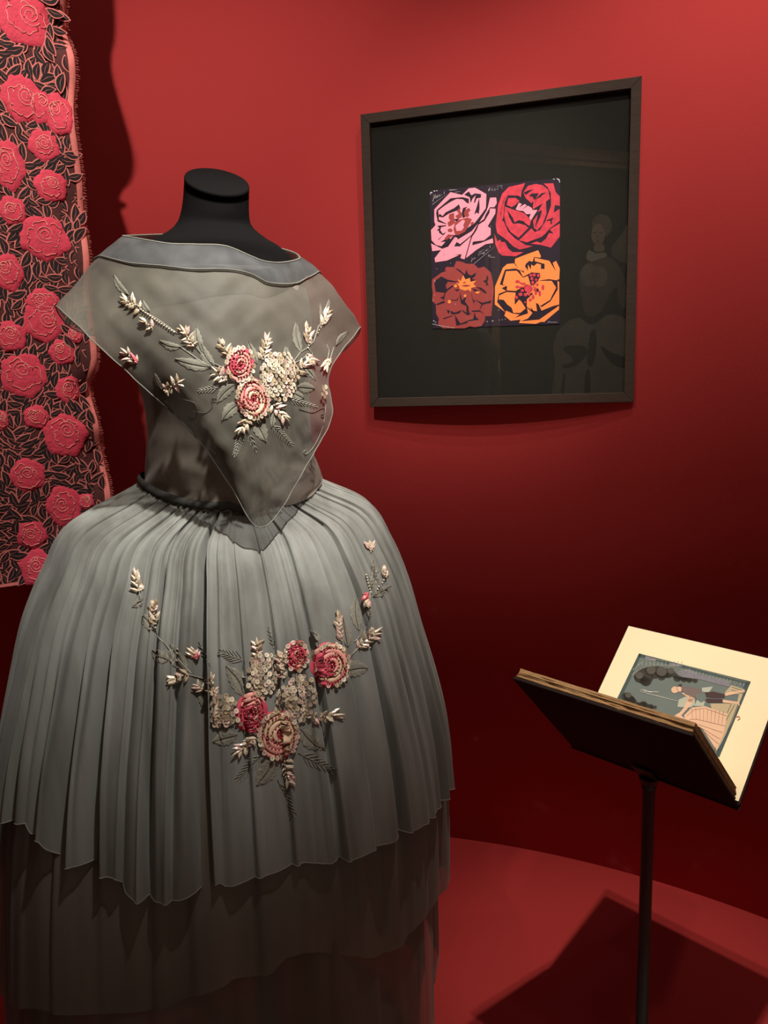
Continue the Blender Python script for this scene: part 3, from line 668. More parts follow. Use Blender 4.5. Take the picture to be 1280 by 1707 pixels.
# dark gathered waist binding
V = []
nt = 360
for (dz, off) in ((.008, .002), (.005, .006), (.0, .0085), (-.004, .0075), (-.006, .003)):
    for j in range(nt):
        th = 2 * math.pi * j / nt; zt = ztop(th)
        k = 1 + .35 * math.sin(th * 60 + 2 * noise.noise(Vector((th * 6, 0, 0))))
        u, v = skirt_base(th, zt, off * .8); z = zt + dz * (k if dz < 0 else 1) + .004
        V.append(L3(u, v, z))
mk('waist_binding', V, gridfaces(nt, 5, True), M['bind'], dress)

# ---- bertha collar falling to a point
KEYS = [  # neckline px, v | pass-over px, v | hem px, v | band fraction
 ((415,430,.098),(425,640,.178),(435,879,.172),.075), ((375,414,.103),(362,620,.182),(385,812,.172),.09), ((330,411,.098),(305,580,.165),(335,742,.160),.12),
 ((285,409,.085),(243,535,.135),(280,682,.135),.15), ((250,403,.065),(192,500,.095),(215,622,.120),.20), ((225,398,.040),(158,470,.065),(150,570,.100),.25),
 ((208,395,.0),(146,450,.02),(96,511,.050),.30), ((222,394,-.045),(150,468,-.045),(140,556,-.035),.30), ((290,392,-.085),(260,470,-.12),(280,570,-.14),.2),
 ((355,395,-.095),(360,480,-.13),(365,600,-.15),.15), ((430,408,-.085),(460,490,-.12),(460,590,-.14),.2), ((482,420,-.045),(545,500,-.05),(556,592,-.05),.25),
 ((497,430,.0),(556,480,.0),(598,546,.015),.25), ((488,436,.03),(548,520,.035),(572,586,.045),.15), ((472,440,.055),(532,565,.075),(543,628,.080),.11),
 ((455,441,.075),(512,600,.125),(551,702,.105),.095), ((435,438,.090),(475,625,.165),(506,788,.150),.09)]
KP = [tuple(at_v(*k[i]) for i in range(3)) + (k[3],) for k in KEYS]
# neckline roughly level round the back
def cr(p0, p1, p2, p3, t):
    return 0.5 * (2 * p1 + (p2 - p0) * t + (2 * p0 - 5 * p1 + 4 * p2 - p3) * t * t + (3 * p1 - p0 - 3 * p2 + p3) * t ** 3)
def key_at(s):
    n = len(KP); i = int(math.floor(s)) % n; t = s - math.floor(s)
    return tuple(cr(KP[(i - 1) % n][q], KP[i][q], KP[(i + 1) % n][q], KP[(i + 2) % n][q], t) for q in range(4))
def bertha_pt(s, t, off=0.0):
    N_, M_, E_, bf = key_at(s)
    ctrl = M_ * 2 - (N_ + E_) * .5
    p = N_ * (1 - t) ** 2 + ctrl * 2 * t * (1 - t) + E_ * t * t
    q = p - (AX + Vector((0, 0, p.z - .03))); q.normalize()
    wob = .0055 * noise.noise(Vector((p.x * 10, p.y * 10, p.z * 9))) + .0026 * noise.noise(Vector(((p.x + p.z) * 34, p.y * 10, (p.x - p.z) * 9))) + .0020 * noise.noise(Vector(((p.x - p.z) * 40, p.y * 12, (p.x + p.z) * 10 + 4)))
    edge = .006 * smooth(.7, 1, t) * math.sin(s * 2.3)
    return p + q * (wob * smooth(0, .15, t) + edge + off), bf
NB, TB = 340, 80
def bertha_grid(t0, t1, off, nt, nz):
    V = []
    for i in range(nz):
        for j in range(nt):
            s = len(KP) * j / nt
            bf = key_at(s)[3]
            a = t0(bf); b = t1(bf)
            V.append(bertha_pt(s, lerp(a, b, i / (nz - 1)), off(i / (nz - 1)))[0])
    return V
VB = bertha_grid(lambda b: 0, lambda b: 1, lambda k: 0, NB, TB)
mk('bertha_collar', VB, gridfaces(NB, TB, True), M['bertha'], dress)['label'] = 'sheer pointed shoulder cape falling to the waist'
VN = bertha_grid(lambda b: -0.005, lambda b: b, lambda k: .0035 + .0022 * math.sin(k * math.pi), NB, 14)
tag(mk('neck_band', VN, gridfaces(NB, 14, True), M['band'], dress), 'slate grey folded neckline band')
mb = MB(); mb.tube(VB[-NB:], .0010, 6, closed=True); mb.build('cape_hem', M['hem'], dress)
mb = MB(); mb.tube(VN[:NB], .0014, 6, closed=True); mb.build('neckline_piping', M['hem'], dress)
mb = MB(); mb.tube(VN[-NB:], .0011, 5, closed=True); mb.build('band_seam', M['hem'], dress)

# ---- embroidery
BV_B = BVHTree.FromPolygons([tuple(v) for v in VB], gridfaces(NB, TB, True))
BV_S = BVHTree.FromPolygons([tuple(v) for v in VA], gridfaces(NSK, 110, True))
class Surf:
    def __init__(s, bvh): s.b = bvh; s.last = None
    def __call__(s, x, y, h=0.0):
        d = ray(x, y).normalized(); r = s.b.ray_cast(CAM, d)
        if r[0] is None:
            r = s.b.find_nearest(s.last[0] if s.last else CAM + d * 1.15)
            p, n = r[0], r[1]
            p = p + d * 0.0
        else: p, n = r[0], r[1]
        if n.dot(d) > 0: n = -n
        s.last = (p, n)
        return p + n * h
SB, SS = Surf(BV_B), Surf(BV_S)
def sub(a, b): return (a[0] - b[0], a[1] - b[1])
def emb_leaf(S, base, tip, w_, mt=None, h=.0008):
    bx, by = base; dx, dy = sub(tip, base); L_ = math.hypot(dx, dy); dx /= L_; dy /= L_; n = 10; V = []; cx = rnd.uniform(-.12, .12)
    for i in range(n + 1):
        t = i / n; ww = w_ * .5 * (math.sin(math.pi * min(1, t * .96 + .02)) ** .8) * (1.15 - .35 * t)
        bend = cx * math.sin(math.pi * t) * L_
        for k, hh in ((-1, .0004), (-.5, h), (0, h * .5), (.5, h), (1, .0004)):
            q = ww * k * (1 + .10 * (-1) ** i * (abs(k) == 1)); V.append(S(bx + dx * L_ * t - dy * (q + bend), by + dy * L_ * t + dx * (q + bend), hh + .0004))
    F = gridfaces(5, n + 1)
    o = mk('embroidered_leaf', V, F, mt or M['leaf'], dress, False)
    mb = MB(); mb.tube([S(bx + dx * L_ * i / n - dy * cx * math.sin(math.pi * i / n) * L_, by + dy * L_ * i / n + dx * cx * math.sin(math.pi * i / n) * L_, h + .0006) for i in range(n + 1)], .00055, 4)
    mb.build('midrib', M['threadd'], o)
def emb_line(S, pts, r=.0006, mt=None, name='stitched_stem', h=.0008):
    P = []
    for a, b in zip(pts[:-1], pts[1:]):
        for k in range(6): P.append((lerp(a[0], b[0], k / 6), lerp(a[1], b[1], k / 6)))
    P.append(pts[-1])
    mb = MB(); mb.tube([S(x, y, h) for x, y in P], r, 5); return mb.build(name, mt or M['thread'], dress)
def tendril(S, pts, r=4, turns=1.4, mt=None):
    x, y = pts[-1]; px, py = pts[-2]; a0 = math.atan2(y - py, x - px) - math.pi / 2
    cx, cy = x - r * math.cos(a0), y - r * math.sin(a0)
    sp = [(cx + r * (1 - .65 * k / 14) * math.cos(a0 + turns * 2 * math.pi * k / 14), cy + r * (1 - .65 * k / 14) * math.sin(a0 + turns * 2 * math.pi * k / 14)) for k in range(15)]
    mb = MB(); P = []
    n = len(pts)
    for i in range(n - 1):
        a, b, c, d = pts[max(0, i - 1)], pts[i], pts[i + 1], pts[min(n - 1, i + 2)]
        for k in range(6):
            P.append(tuple(cr(a[q], b[q], c[q], d[q], k / 6) for q in (0, 1)))
    mb.tube([S(u, v, .0006) for u, v in P + sp], .00045, 4); mb.build('stitched_tendril', mt or M['threadd'], dress)
def fern(S, base, tip, n=7, ln=10, mt=None):
    bx, by = base; dx, dy = sub(tip, base); a = math.atan2(dy, dx); mb = MB()
    mb.tube([S(bx + dx * k / 8, by + dy * k / 8, .0006) for k in range(9)], .0005, 4)
    for i in range(n):
        t = .12 + .80 * i / n; x, y = bx + dx * t, by + dy * t
        for sg in (-1, 1):
            aa = a + sg * (.85 - .25 * t); l = ln * (1.15 - .55 * t)
            mb.tube([S(x + l * k / 4 * math.cos(aa - sg * .05 * k), y + l * k / 4 * math.sin(aa - sg * .05 * k), .0006) for k in range(5)], [.0004, .0007, .0007, .0006, .0003], 4)
    mb.build('stitched_fern', mt or M['thread'], dress)
def petal_mesh(S, x, y, a, l, w_, h):
    V = []; n = 4
    dx, dy = math.cos(a), math.sin(a)
    for i in range(n + 1):
        t = i / n; ww = w_ * .5 * (.45, 1.0, 1.0, .62, .03)[i]
        for k, hh in ((-1, .0), (0, .0022 * math.sin(math.pi * (t * .8 + .1))), (1, .0)):
            V.append(S(x + dx * l * t - dy * ww * k, y + dy * l * t + dx * ww * k, h + hh + .0016 * t))
    return V, gridfaces(3, n + 1)
def spray(S, base, tip, spread=1.0, n=None, mats=('pearl', 'pearl', 'pearlp', 'gold'), pl=13.5, pink=False):
    bx, by = base; dx, dy = sub(tip, base); L_ = math.hypot(dx, dy); a = math.atan2(dy, dx)
    rows = max(2, int(L_ / 8.5)); mb = MB()
    for i in range(rows + 1):
        t = i / (rows + 1) * .85; mb.ball(S(bx + dx * t, by + dy * t, .0035), .0017)
    par = mb.build('pearl_spray', M['gold'], dress)
    par['label'] = 'spray of pointed mother-of-pearl petals'
    for i in range(rows):
        t = i / rows; x, y = bx + dx * t * .8, by + dy * t * .8
        for sg in (-1, 1):
            aa = a + sg * (.95 - .50 * t) * spread + rnd.uniform(-.3, .3)
            V, F = petal_mesh(S, x + rnd.uniform(-1.5, 1.5), y + rnd.uniform(-1.5, 1.5), aa, pl * rnd.uniform(.85, 1.3), rnd.uniform(5.6, 7.4), .0012 + .0012 * (i % 2))
            mk('petal', V, F, M[rnd.choice(mats)], par, False)
    V, F = petal_mesh(S, bx + dx * .6, by + dy * .6, a, max(pl * .9, L_ * .42), 5.0, .0025)
    mk('petal', V, F, M[mats[0]], par, False)
    if pink:
        V, F = petal_mesh(S, bx - dx * .1, by - dy * .1, a + .3, L_ * .7, 8, .003); mk('petal', V, F, M['crim'], par, False)
def sequin(mb, p, n, r, mi):
    x = n.orthogonal().normalized(); y = n.cross(x); k = 9; V = []
    for (rr, hh) in ((.16, -.10), (.28, -.05), (.92, .22), (1.0, .18)):
        V += [p + (x * math.cos(2 * math.pi * j / k) + y * math.sin(2 * math.pi * j / k)) * r * rr + n * r * hh for j in range(k)]
    mb.add(V, gridfaces(k, 4, True), mi)
    mb.ball(p + n * r * .12, r * .2, 2, 5, 3)
def jitn(n, a=.35):
    v = n + Vector((rnd.uniform(-a, a), rnd.uniform(-a, a), rnd.uniform(-a, a))); return v.normalized()
def cluster(S, cx, cy, rx, ry, pitch=7.2, rot=0.0):
    mb = MB(); y = -ry; r_i = 0
    while y <= ry:
        x = -rx + (pitch / 2 if r_i % 2 else 0)
        while x <= rx:
            if (x / rx) ** 2 + (y / ry) ** 2 <= 1:
                X = cx + x * math.cos(rot) - y * math.sin(rot) + rnd.uniform(-1.2, 1.2); Y = cy + x * math.sin(rot) + y * math.cos(rot) + rnd.uniform(-1.2, 1.2)
                dome = 1 - (x / rx) ** 2 - (y / ry) ** 2
                p = S(X, Y, 0.0022 + .0035 * dome + rnd.uniform(0, .0015)); sequin(mb, p, jitn(S.last[1], .25), .0037 * rnd.uniform(.85, 1.1), rnd.choice((0, 0, 0, 1, 2, 2)))
            x += pitch
        y += pitch * .84; r_i += 1
    o = mb.build('sequin_flower', [M['pearl'], M['pearlp'], M['gold']], dress, True)
    tag(o, 'domed flower of cream pearl sequins', kind='stuff')
def rose(S, cx, cy, rx, ry, rot=0.0, cols=('crim', 'blush', 'creamsilk'), seq=1.0, label=None, back='crim'):
    def Q(r, a, h):
        x = rx * r * math.cos(a); y = ry * r * math.sin(a)
        return S(cx + x * math.cos(rot) - y * math.sin(rot), cy + x * math.sin(rot) + y * math.cos(rot), h)
    n = 40; V = []; lob = rnd.uniform(0, 6)
    for i, r in enumerate((.02, .35, .7, .92, 1.0)):
        for j in range(n):
            a = 2 * math.pi * j / n; rr = r * (1 + .05 * math.sin(5 * a + lob) * r)
            V.append(Q(rr, a, (.0030, .0028, .0022, .0016, .0004)[i]))
    o = mk('embroidered_rose', V, gridfaces(n, 5, True), M[back], dress)
    o['label'] = label or 'padded rose worked in crimson and blush silk with beads'
    ci = 0
    for ri, (r, wd, cnt) in enumerate(((.86, .20, 3), (.66, .19, 3), (.46, .18, 3), (.27, .15, 2))):
        ph = rnd.uniform(0, 6)
        for k in range(cnt):
            a_0 = ph + 2 * math.pi * k / cnt - .15; a_1 = a_0 + 2 * math.pi / cnt * .96 + .25; m_ = 12; V = []
            for i in range(m_ + 1):
                t = i / m_; a = lerp(a_0, a_1, t); ww = wd * (.25 + .75 * math.sin(math.pi * t) ** .5); rc = r + .10 * (t - .5)
                for q, hh in ((-.5, .0), (0, .0016), (.5, .0)):
                    V.append(Q(rc + ww * q, a, .0026 + .0008 * ri + hh + .0006 * k))
            mk('silk_petal', V, gridfaces(3, m_ + 1), M[cols[(ri + k + ci) % 3]], o)
        ci += 1
    mb = MB(); per = math.pi * (rx + ry)
    m_ = int(per * .93 / 7.4)
    for j in range(m_):
        if rnd.random() < seq * .9:
            a = 2 * math.pi * j / m_; p = Q(.92 + rnd.uniform(-.03, .03), a, .0048); sequin(mb, p, jitn(S.last[1], .3), .0037, rnd.choice((0, 0, 1, 2)))
    if mb.v: tag(mb.build('sequin_rim', [M['pearl'], M['pearlp'], M['gold']], o), kind='stuff')
    mb = MB()
    for (r, st) in ((.76, .0), (.57, .5), (.38, .2), (.18, .0)):
        m_ = int(per * r / 5.2)
        for j in range(m_):
            if math.sin(2 * math.pi * j / m_ * 2 + st * 7) > -.45 or r < .5:
                mb.ball(Q(r + .03 * math.sin(j), 2 * math.pi * j / m_ + st, .0058), .0016, rnd.choice((0, 1, 1)), 6, 4)
    mb.ball(Q(0.02, 0, .0056), .0022, 1)
    tag(mb.build('bead_coils', [M['bead'], M['beadr']], o), kind='stuff')
def beads(S, pts, r=.0016, step=4.6):
    mb = MB()
    for a, b in zip(pts[:-1], pts[1:]):
        d = math.hypot(b[0] - a[0], b[1] - a[1]); k = max(1, int(d / step))
        for i in range(k):
            mb.ball(S(lerp(a[0], b[0], i / k), lerp(a[1], b[1], i / k), .0022), r, 0, 7, 5)
    tag(mb.build('bead_string', M['pearl'], dress), kind='stuff')

# cape embroidery
for b, t, w_ in (((215,492),(190,458),11), ((337,587),(327,545),17), ((357,610),(336,574),17), ((352,612),(292,598),19), ((302,579),(266,567),13), ((501,587),(493,537),14), ((482,604),(476,577),12), ((428,606),(413,570),13),
                 ((391,641),(362,671),19), ((399,671),(370,700),21), ((424,699),(443,736),23), ((495,645),(524,648),18), ((488,655),(506,664),14), ((507,611),(526,634),10), ((456,688),(452,712),10), ((250,520),(238,500),9)):
    emb_leaf(SB, b, t, w_)
for b, t, w_ in (((270,648),(258,622),11), ((276,668),(292,690),10), ((560,575),(580,553),9), ((541,530),(549,498),7), ((534,545),(533,505),5)):
    emb_leaf(SB, b, t, w_, M['leafd'])
for pts in ([(217,494),(236,518),(262,532),(296,556)], [(326,578),(345,600),(375,615)], [(300,578),(340,606),(372,618)], [(487,605),(500,588),(512,580),(522,570),(530,545),(538,535)], [(512,580),(520,590),(516,600)], [(488,607),(505,598),(512,590)], [(545,600),(548,585),(543,572)], [(550,598),(556,578)]):
    emb_line(SB, pts, .0007)
fern(SB, (404,718), (390,762), 7, 11); fern(SB, (452,706), (488,744), 8, 12); fern(SB, (474,664), (529,679), 8, 10); fern(SB, (364,646), (330,652), 5, 10); fern(SB, (414,722), (427,754), 3, 9)
tendril(SB, [(300,690),(330,715),(345,742),(360,756)], 4); tendril(SB, [(300,665),(325,672),(328,692),(322,700)], 4); tendril(SB, [(318,684),(342,688),(354,678),(352,668)], 5); tendril(SB, [(543,672),(538,710),(524,742),(512,756)], 4, 1.4, M['thread']); tendril(SB, [(498,682),(520,688),(538,680),(541,692)], 4)
beads(SB, [(236,517),(262,536),(294,557)]); beads(SB, [(540,533),(533,546),(526,560)], .0014); beads(SB, [(514,572),(511,586)], .0013)
for b, t, sp in (((381,593),(363,565),1), ((376,634),(352,612),1.3), ((436,600),(447,556),.8), ((455,676),(479,702),1.1), ((416,694),(396,724),1.1), ((323,578),(300,542),1.3), ((233,513),(201,497),1.4), ((254,547),(236,531),.8), ((276,650),(310,632),1.7), ((515,573),(507,537),.5), ((538,541),(545,514),.7), ((496,620),(510,602),1.2), ((510,592),(521,607),.7), ((549,600),(539,614),.4)):
    spray(SB, b, t, sp)
spray(SB, (227,604), (203,581), .8, pink=True)
cluster(SB, 535, 654, 5, 11, 5.5)
cluster(SB, 463, 628, 31, 42)
rose(SB, 399, 608, 24, 29, .15, ('blush', 'crim', 'blush'), .9)
rose(SB, 420, 665, 27, 36, -.25, ('blush', 'creamsilk', 'blush'), .9)
# skirt embroidery
for b, t, w_ in (((617,982),(621,934),15), ((622,994),(651,977),15), ((598,1050),(594,993),18), ((580,1077),(572,1030),20), ((575,1120),(613,1114),28), ((500,1215),(541,1250),28), ((456,1262),(427,1309),30), ((405,1160),(377,1110),28), ((395,1225),(354,1236),26), ((311,1120),(284,1074),26), ((281,1100),(252,1084),24), ((256,1050),(238,1024),20), ((236,998),(221,1012),14), ((530,1078),(518,1050),15), ((612,1010),(616,1030),10), ((340,1180),(332,1150),12)):
    emb_leaf(SS, b, t, w_, M['leafd'])
for pts in ([(232,985),(236,1005)], [(256,1042),(262,1060),(290,1090),(318,1122)], [(578,1098),(598,1078),(612,1040),(617,985)], [(575,1105),(597,1080)], [(605,1045),(600,1060),(590,1070)], [(312,1124),(340,1132)]):
    emb_line(SS, pts, .0007, M['thread'])
fern(SS, (497,1255), (562,1288), 7, 18, M['leafd']); fern(SS, (437,1255), (394,1302), 7, 18, M['leafd']); fern(SS, (462,1300), (491,1362), 7, 16, M['leafd']); fern(SS, (408,1102), (364,1086), 6, 16, M['leafd']); fern(SS, (350,1110), (330,1070), 4, 10, M['leafd']); fern(SS, (457,1080), (446,1045), 4, 8, M['leafd'])
beads(SS, [(611,958),(614,972),(620,992)], .0016); beads(SS, [(628,983),(636,972),(643,962)], .0017); beads(SS, [(256,1040),(257,1052)], .0015)
for b, t, sp in (((430,1094),(428,1062),1.1), ((232,986),(224,946),.9), ((256,1040),(254,998),.45), ((313,1124),(277,1136),1.3), ((358,1160),(347,1120),.9), ((338,1151),(321,1142),1), ((524,1196),(572,1190),1.1), ((429,1227),(387,1259),1.1), ((478,1268),(482,1314),1.0), ((472,1130),(464,1084),.4), ((568,1068),(563,1016),.8), ((597,1079),(633,1046),1.2), ((643,962),(639,949),.3), ((618,920),(616,908),.6)):
    spray(SS, b, t, sp)
spray(SS, (324,1098), (319,1083), .5, pink=True); spray(SS, (610,990), (613,1010), .4, pink=True)
cluster(SS, 436, 1124, 26, 37); cluster(SS, 500, 1162, 26, 42); cluster(SS, 466, 1166, 13, 26); cluster(SS, 370, 1184, 25, 30); cluster(SS, 348, 1175, 8, 30, 6)
rose(SS, 495, 1093, 20, 26, 0, ('crim', 'blush', 'crim'), 1)
rose(SS, 550, 1108, 32, 38, .1, ('crim', 'blush', 'creamsilk'), .9)
rose(SS, 419, 1187, 26, 36, .2, ('crim', 'blush', 'crim'), .6)
rose(SS, 464, 1225, 34, 43, .05, ('creamsilk', 'blush', 'creamsilk'), 1)

# ------------------------------------------------------------------ hanging textile with woven roses
TYAW = math.radians(30)
TU = Vector((math.cos(TYAW), math.sin(TYAW), 0)); TN = Vector((math.sin(TYAW), -math.cos(TYAW), 0))
TP = on_plane(120, 500, Vector((0, 1.78, 0)), Vector((0, 1, 0)))
def tuv(px, py):
    p = on_plane(px, py, TP, TN); q = p - TP; return q.dot(TU), p.z
EDGE = [(112,-40),(112,0),(117,45),(121,90),(126,135),(122,180),(123,215),(131,262),(137,300),(141,345),(144,395),(147,440),(149,500),(156,540),(160,600),(153,640),(160,690),(167,730),(175,765),(180,800),(184,850),(188,910),(192,965)]
EU = sorted([(tuv(*e)[1], tuv(*e)[0]) for e in EDGE]); EZ = [e[0] for e in EU]; EX = np.array([e[1] for e in EU]); EZ = np.array(EZ)
ZB = tuv(30, 974)[1]; ZT = 3.3
UL = -0.62
def tsurf(u, z, h=0.0):
    e = smooth(-.07, .02, u - cinterp(z, EZ, EX))
    wv = .006 * noise.noise(Vector((u * 6, z * 3, 0))) + (.012 * math.sin(z * 30 + 2.2 * math.sin(z * 9)) + .055 * noise.noise(Vector((3, z * 7.5, 5)))) * e
    return TP * Vector((1, 1, 0)).dot(Vector((0, 0, 0))) + Vector((TP.x, TP.y, 0)) + TU * u + Vector((0, 0, z)) + TN * (wv + h)
def build_textile():
    root = thing('hanging_textile', Vector((TP.x, TP.y, ZB)) + TU * -.2, 'hanging panel of pink woven roses over black leaves', 'textile')
    nu, nz = 60, 200; V = []
    for i in range(nz):
        z = lerp(ZT, ZB, i / (nz - 1)); ue = cinterp(z, EZ, EX)
        for j in range(nu):
            V.append(tsurf(lerp(UL, ue - .010, j / (nu - 1)), z))
    nb = len(V); F = gridfaces(nu, nz)
    V += [v - TN * .0012 for v in V]; F += [tuple(reversed([i + nb for i in f])) for f in gridfaces(nu, nz)]
    mk('cloth_panel', V, F, M['cloth'], root)
    # salmon selvedge
    V = []
    for i in range(nz):
        z = lerp(ZT, ZB, i / (nz - 1)); ue = cinterp(z, EZ, EX)
        V += [tsurf(ue - .013, z, .0012), tsurf(ue - .008, z, .0022), tsurf(ue - .001, z, .0022), tsurf(ue, z, .0)]
    mk('selvedge', V, gridfaces(4, nz), M['salmon'], root)
    V = []
    for j in range(nu):
        u = lerp(UL, cinterp(ZB, EZ, EX), j / (nu - 1)); V += [tsurf(u, ZB + .006, .002), tsurf(u, ZB - .001, .0022)]
    mk('bottom_hem', V, gridfaces(2, nu), M['salmon'], root)
    mb = MB()
    z = ZT - .5
    while z > ZB:
        ue = cinterp(z, EZ, EX); l = rnd.uniform(.004, .009)
        mb.tube([tsurf(ue - .002, z, .001), tsurf(ue + l, z - rnd.uniform(-.001, .002), .001)], .0006, 3); z -= .0035
    tag(mb.build('fringe', M['salmon'], root), kind='stuff')
    roses = [(40,30,46,48),(36,164,33,41),(97,192,24,36),(66,178,24,30),(73,243,26,27),(12,275,30,43),(84,311,28,27),(20,351,24,24),(74,397,42,37),(12,454,28,32),(72,505,28,24),(73,535,36,36),(124,558,14,15),(18,561,27,26),(103,587,22,22),(40,626,40,38),
             (114,650,22,24),(61,695,22,20),(3,700,12,18),(108,726,37,36),(46,792,31,28),(107,843,30,34),(53,891,26,24),(62,946,30,32),(142,836,14,14),(-30,90,28,34),(-45,400,34,36),(-40,520,26,30),(-45,650,30,30),(-35,760,26,30),(-40,870,30,32),(-35,960,24,26),(-60,250,30,30),(20,-50,34,30),(95,-45,24,28)]
    RS = []
    for (px, py, rx, ry) in roses:
        u, z = tuv(px, py); ur, _ = tuv(px + rx, py); _, zb = tuv(px, py + ry)
        RS.append((u, z, abs(ur - u), abs(zb - z), px, py))
    for (u, z, a, b, px, py) in RS:
        n = 44; V = []; ph = rnd.uniform(0, 6)
        for i, (r, h) in enumerate(((.02, .0055), (.3, .0055), (.55, .005), (.78, .0042), (.93, .003), (1.0, .0006))):
            for j in range(n):
                t = 2 * math.pi * j / n
                rr = r * (1 + r * (.06 * math.sin(5 * t + ph) + .035 * math.sin(11 * t + ph * 2) + .02 * math.sin(19 * t)))
                uu, zz = u + a * rr * math.cos(t), z + b * rr * math.sin(t)
                V.append(tsurf(min(uu, cinterp(zz, EZ, EX) - .004), zz, h + .0012 * noise.noise(Vector((uu * 60, zz * 60, ph))) * (i < 5) + .001))
        o = mk('woven_rose', V, gridfaces(n, 6, True), M['roseweave'], root)
        if px < -40: continue
        mb = MB(); rot = rnd.uniform(0, 6); cx_, cz_ = u + a * rnd.uniform(-.25, .25), z + b * rnd.uniform(.05, .3)
        P = []
        for k in range(34):
            t = k / 33; rr = .08 + .32 * t; ang = rot + t * 13
            P.append(tsurf(cx_ + a * rr * math.cos(ang), cz_ + b * rr * math.sin(ang), .0072))
        mb.tube(P, .0008, 4)
        for k in range(6):
            a_0 = rot + k * 1.05; sp = rnd.uniform(.8, 1.5); rr = rnd.uniform(.5, .85); P = []
            for q in range(10):
                t = q / 9; ang = a_0 + sp * (t - .5); r2 = rr * (1 - .22 * (2 * t - 1) ** 2) + .06 * math.sin(t * 9)
                P.append(tsurf(u + a * r2 * math.cos(ang) * .95, z + b * r2 * math.sin(ang) * .95, .0068))
            mb.tube(P, .0008, 4)
        mb.build('petal_outline', M['roseline'], o)
    # leaves: sprigs of paired lens-shaped leaflets, black with a salmon outline
    def leafmesh():
        mb = MB(); n = 8
        for (k, h, mi) in ((1.0, .0006, 1), (.72, .0012, 0)):
            V = []
            for i in range(n + 1):
                t = i / n; tt = .5 + (t - .5) * (1 if k == 1 else .86); w_ = .24 * math.sin(math.pi * min(.995, max(.005, t))) ** .8 * k
                V += [(tt - .0, -w_ + .10 * math.sin(math.pi * tt), h), (tt, w_ + .10 * math.sin(math.pi * tt), h)]
            mb.add(V, gridfaces(2, n + 1), mi)
        mb.add([(.08, .02, .0016), (.5, .092, .0016), (.9, .03, .0016), (.5, .112, .0016)], [(0, 1, 2, 3)], 1)
        me = bpy.data.meshes.new('leaf'); me.from_pydata([tuple(v) for v in mb.v], [], mb.f)
        me.materials.append(M['leafblack']); me.materials.append(M['salmon']); me.polygons.foreach_set('material_index', mb.m); me.update()
        return me, mb
    lm, lmb = leafmesh()
    lst = []
    def free(u, z, k=.98):
        for r in RS:
            if ((u - r[0]) / r[2]) ** 2 + ((z - r[1]) / r[3]) ** 2 < k: return False
        return u < cinterp(z, EZ, EX) - .011
    ztop_ = tuv(60, -30)[1]
    seeds = []
    for i in range(9000):
        u = rnd.uniform(-.28, .14); z = rnd.uniform(ZB + .01, ztop_)
        if not free(u, z, .85): continue
        if any((u - s[0]) ** 2 + (z - s[1]) ** 2 < .0140 ** 2 for s in seeds): continue
        seeds.append((u, z))
    for (u, z) in seeds:
        f = noise.noise(Vector((u * 9, z * 9, 11))) * 3.6 + 1.1
        side = rnd.choice((-1, 1))
        a = f + side * .62; l = rnd.uniform(.032, .046)
        lst.append((u, z, a, l, side))
    lst.sort(key=lambda q: -q[0] if tuv else 0)
    vis = [q for q in lst]
    rnd.shuffle(vis); vis.sort(key=lambda q: -q[3])
    root_l = root.location
    rest = MB()
    for i, (u, z, a, l, sd) in enumerate(vis):
        p = tsurf(u - math.cos(a) * l * .5, z - math.sin(a) * l * .5, .0008 + .0004 * (i % 5))
        X = TU * math.cos(a) + Vector((0, 0, 1)) * math.sin(a); Z = TN; Y = Z.cross(X)
        mt = Matrix((X * l, Y * l * sd, Z)).transposed().to_4x4()
        if i < 300:
            o = bpy.data.objects.new('woven_leaf', lm); o.parent = root
            C.objects.link(o); o.matrix_local = Matrix.Translation(p - root_l) @ mt
        else:
            for q in (0,):
                rest.v += []; b0 = len(rest.v)
                rest.v += [p + mt.to_3x3() @ Vector(v) for v in lmb.v]; rest.f += [tuple(k + b0 for k in f) for f in lmb.f]; rest.m += lmb.m
    if rest.v: tag(rest.build('woven_leaves', [M['leafblack'], M['salmon']], root, False), kind='stuff')
    print('leaves', len(vis))
build_textile()

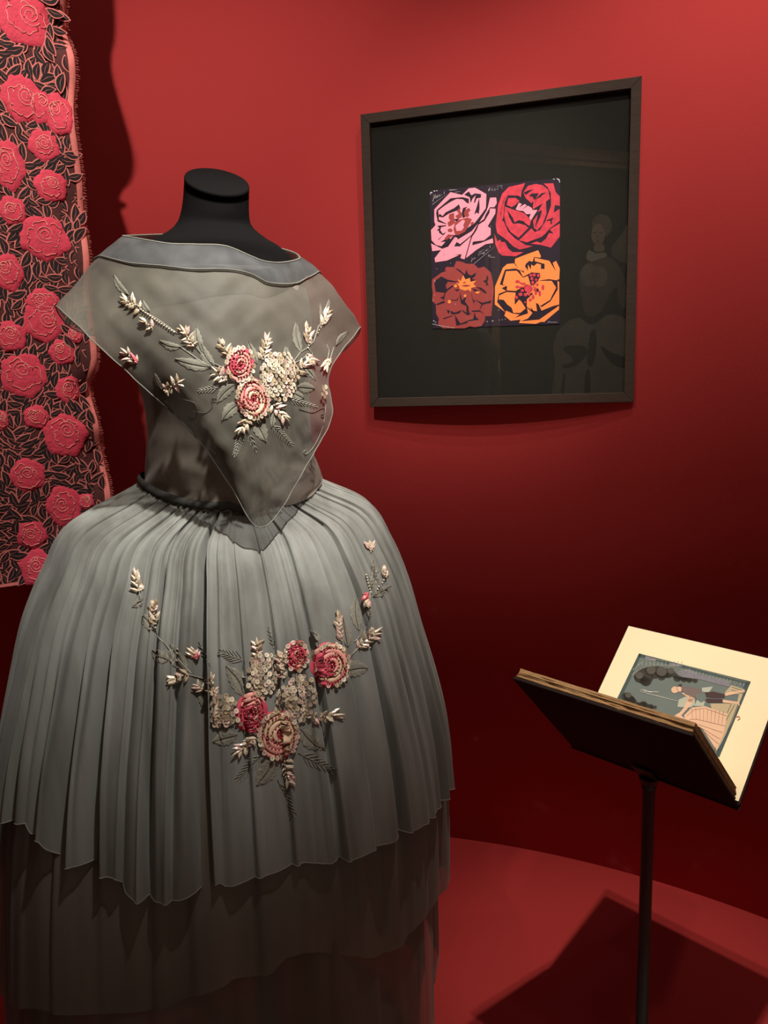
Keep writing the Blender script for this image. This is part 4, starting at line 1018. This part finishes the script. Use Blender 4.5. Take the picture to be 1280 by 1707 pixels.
# ------------------------------------------------------------------ portrait on the opposite wall (seen as a reflection in the picture glass)
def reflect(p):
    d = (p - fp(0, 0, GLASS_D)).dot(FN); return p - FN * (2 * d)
def build_portrait():
    vy = math.radians(20)
    vU = Vector((math.cos(vy), math.sin(vy), 0)); vN = Vector((math.sin(vy), -math.cos(vy), 0))
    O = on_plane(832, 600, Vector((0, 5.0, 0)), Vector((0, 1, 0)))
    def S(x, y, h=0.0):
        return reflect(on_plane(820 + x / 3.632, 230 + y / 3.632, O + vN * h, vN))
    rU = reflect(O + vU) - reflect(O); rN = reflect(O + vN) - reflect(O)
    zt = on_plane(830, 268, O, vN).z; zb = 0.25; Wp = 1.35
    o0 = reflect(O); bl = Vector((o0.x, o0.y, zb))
    root = thing('portrait_painting', bl + rU * Wp / 2, 'dim full-length portrait in gilt frame mirrored in the picture glass', 'painting')
    mb = MB(); mb.box(bl - rN * .03, rU * Wp, Vector((0, 0, zt - zb)), rN * .02)
    mb.build('canvas', M['oil'], root, False)
    cv = [c for c in root.children][0]
    for (a, b, c_) in ((Vector((0, 0, zt - zb)), rU * Wp, Vector((0, 0, .11))), (Vector((0, 0, -.11)), rU * Wp, Vector((0, 0, .11))), (rU * -.11 - Vector((0, 0, .11)), rU * .11, Vector((0, 0, zt - zb + .22))), (rU * Wp - Vector((0, 0, .11)), rU * .11, Vector((0, 0, zt - zb + .22)))):
        mb = MB(); mb.box(bl + a - rN * .03, b, c_, rN * .05)
        k = .3
        mb.box(bl + a + b * (k if b.length < .2 else 0) + c_ * (k if c_.length < .2 else 0) + rN * .02, b * (.4 if b.length < .2 else 1), c_ * (.4 if c_.length < .2 else 1), rN * .02)
        bevel(mb.build('frame_moulding', M['gilt'], root, False), .008, 3)
    def ell(cx, cy, rx, ry, n=20): return [(cx + rx * math.cos(2 * math.pi * i / n), cy + ry * math.sin(2 * math.pi * i / n)) for i in range(n)]
    def poly(name, polys, h, mt):
        for p in polys:
            for _ in range(2):      # round the brush shapes off
                p = [q for a, b in zip(p, p[1:] + p[:1]) for q in ((.75 * a[0] + .25 * b[0], .75 * a[1] + .25 * b[1]), (.25 * a[0] + .75 * b[0], .25 * a[1] + .75 * b[1]))]
            mb = MB(); mb.add([S(x, y, h) for x, y in p], [tuple(range(len(p)))])
            triang(mb.build(name, mt, cv, False))
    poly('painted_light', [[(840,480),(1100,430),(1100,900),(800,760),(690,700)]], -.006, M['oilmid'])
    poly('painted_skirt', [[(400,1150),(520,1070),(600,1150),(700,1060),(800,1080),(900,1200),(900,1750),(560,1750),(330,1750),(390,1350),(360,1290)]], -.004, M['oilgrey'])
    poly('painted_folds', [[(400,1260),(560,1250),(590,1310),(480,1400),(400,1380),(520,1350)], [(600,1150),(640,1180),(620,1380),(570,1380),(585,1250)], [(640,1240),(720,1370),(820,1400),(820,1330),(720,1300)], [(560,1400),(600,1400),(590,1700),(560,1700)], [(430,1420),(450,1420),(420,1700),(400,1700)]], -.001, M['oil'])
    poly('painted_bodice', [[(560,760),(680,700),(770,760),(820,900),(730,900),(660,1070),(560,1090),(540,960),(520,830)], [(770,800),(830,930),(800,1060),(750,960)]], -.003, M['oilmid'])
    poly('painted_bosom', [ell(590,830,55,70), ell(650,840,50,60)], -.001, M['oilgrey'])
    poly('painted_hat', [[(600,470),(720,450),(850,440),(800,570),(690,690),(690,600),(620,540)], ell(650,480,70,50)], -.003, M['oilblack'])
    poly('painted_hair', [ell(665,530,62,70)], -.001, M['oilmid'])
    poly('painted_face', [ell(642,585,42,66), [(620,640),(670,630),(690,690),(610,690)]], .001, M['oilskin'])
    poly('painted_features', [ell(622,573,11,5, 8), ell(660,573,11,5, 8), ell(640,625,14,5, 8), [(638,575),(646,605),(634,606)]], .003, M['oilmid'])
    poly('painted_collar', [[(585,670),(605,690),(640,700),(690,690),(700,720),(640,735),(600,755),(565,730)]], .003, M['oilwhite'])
    tag(root)
    # the dark wall it hangs on
    cc = bl + rU * Wp / 2
    mb = MB(); mb.box(Vector((cc.x, cc.y, 0)) - rU * 2.0 - rN * .16, rU * 4.0, Vector((0, 0, 4)), rN * .10)
    tag(mb.build('wall_front', M['darkwall'], None, False), 'dark gallery wall opposite the niche', None, None, 'structure')
    print('portrait at', cc)
build_portrait()
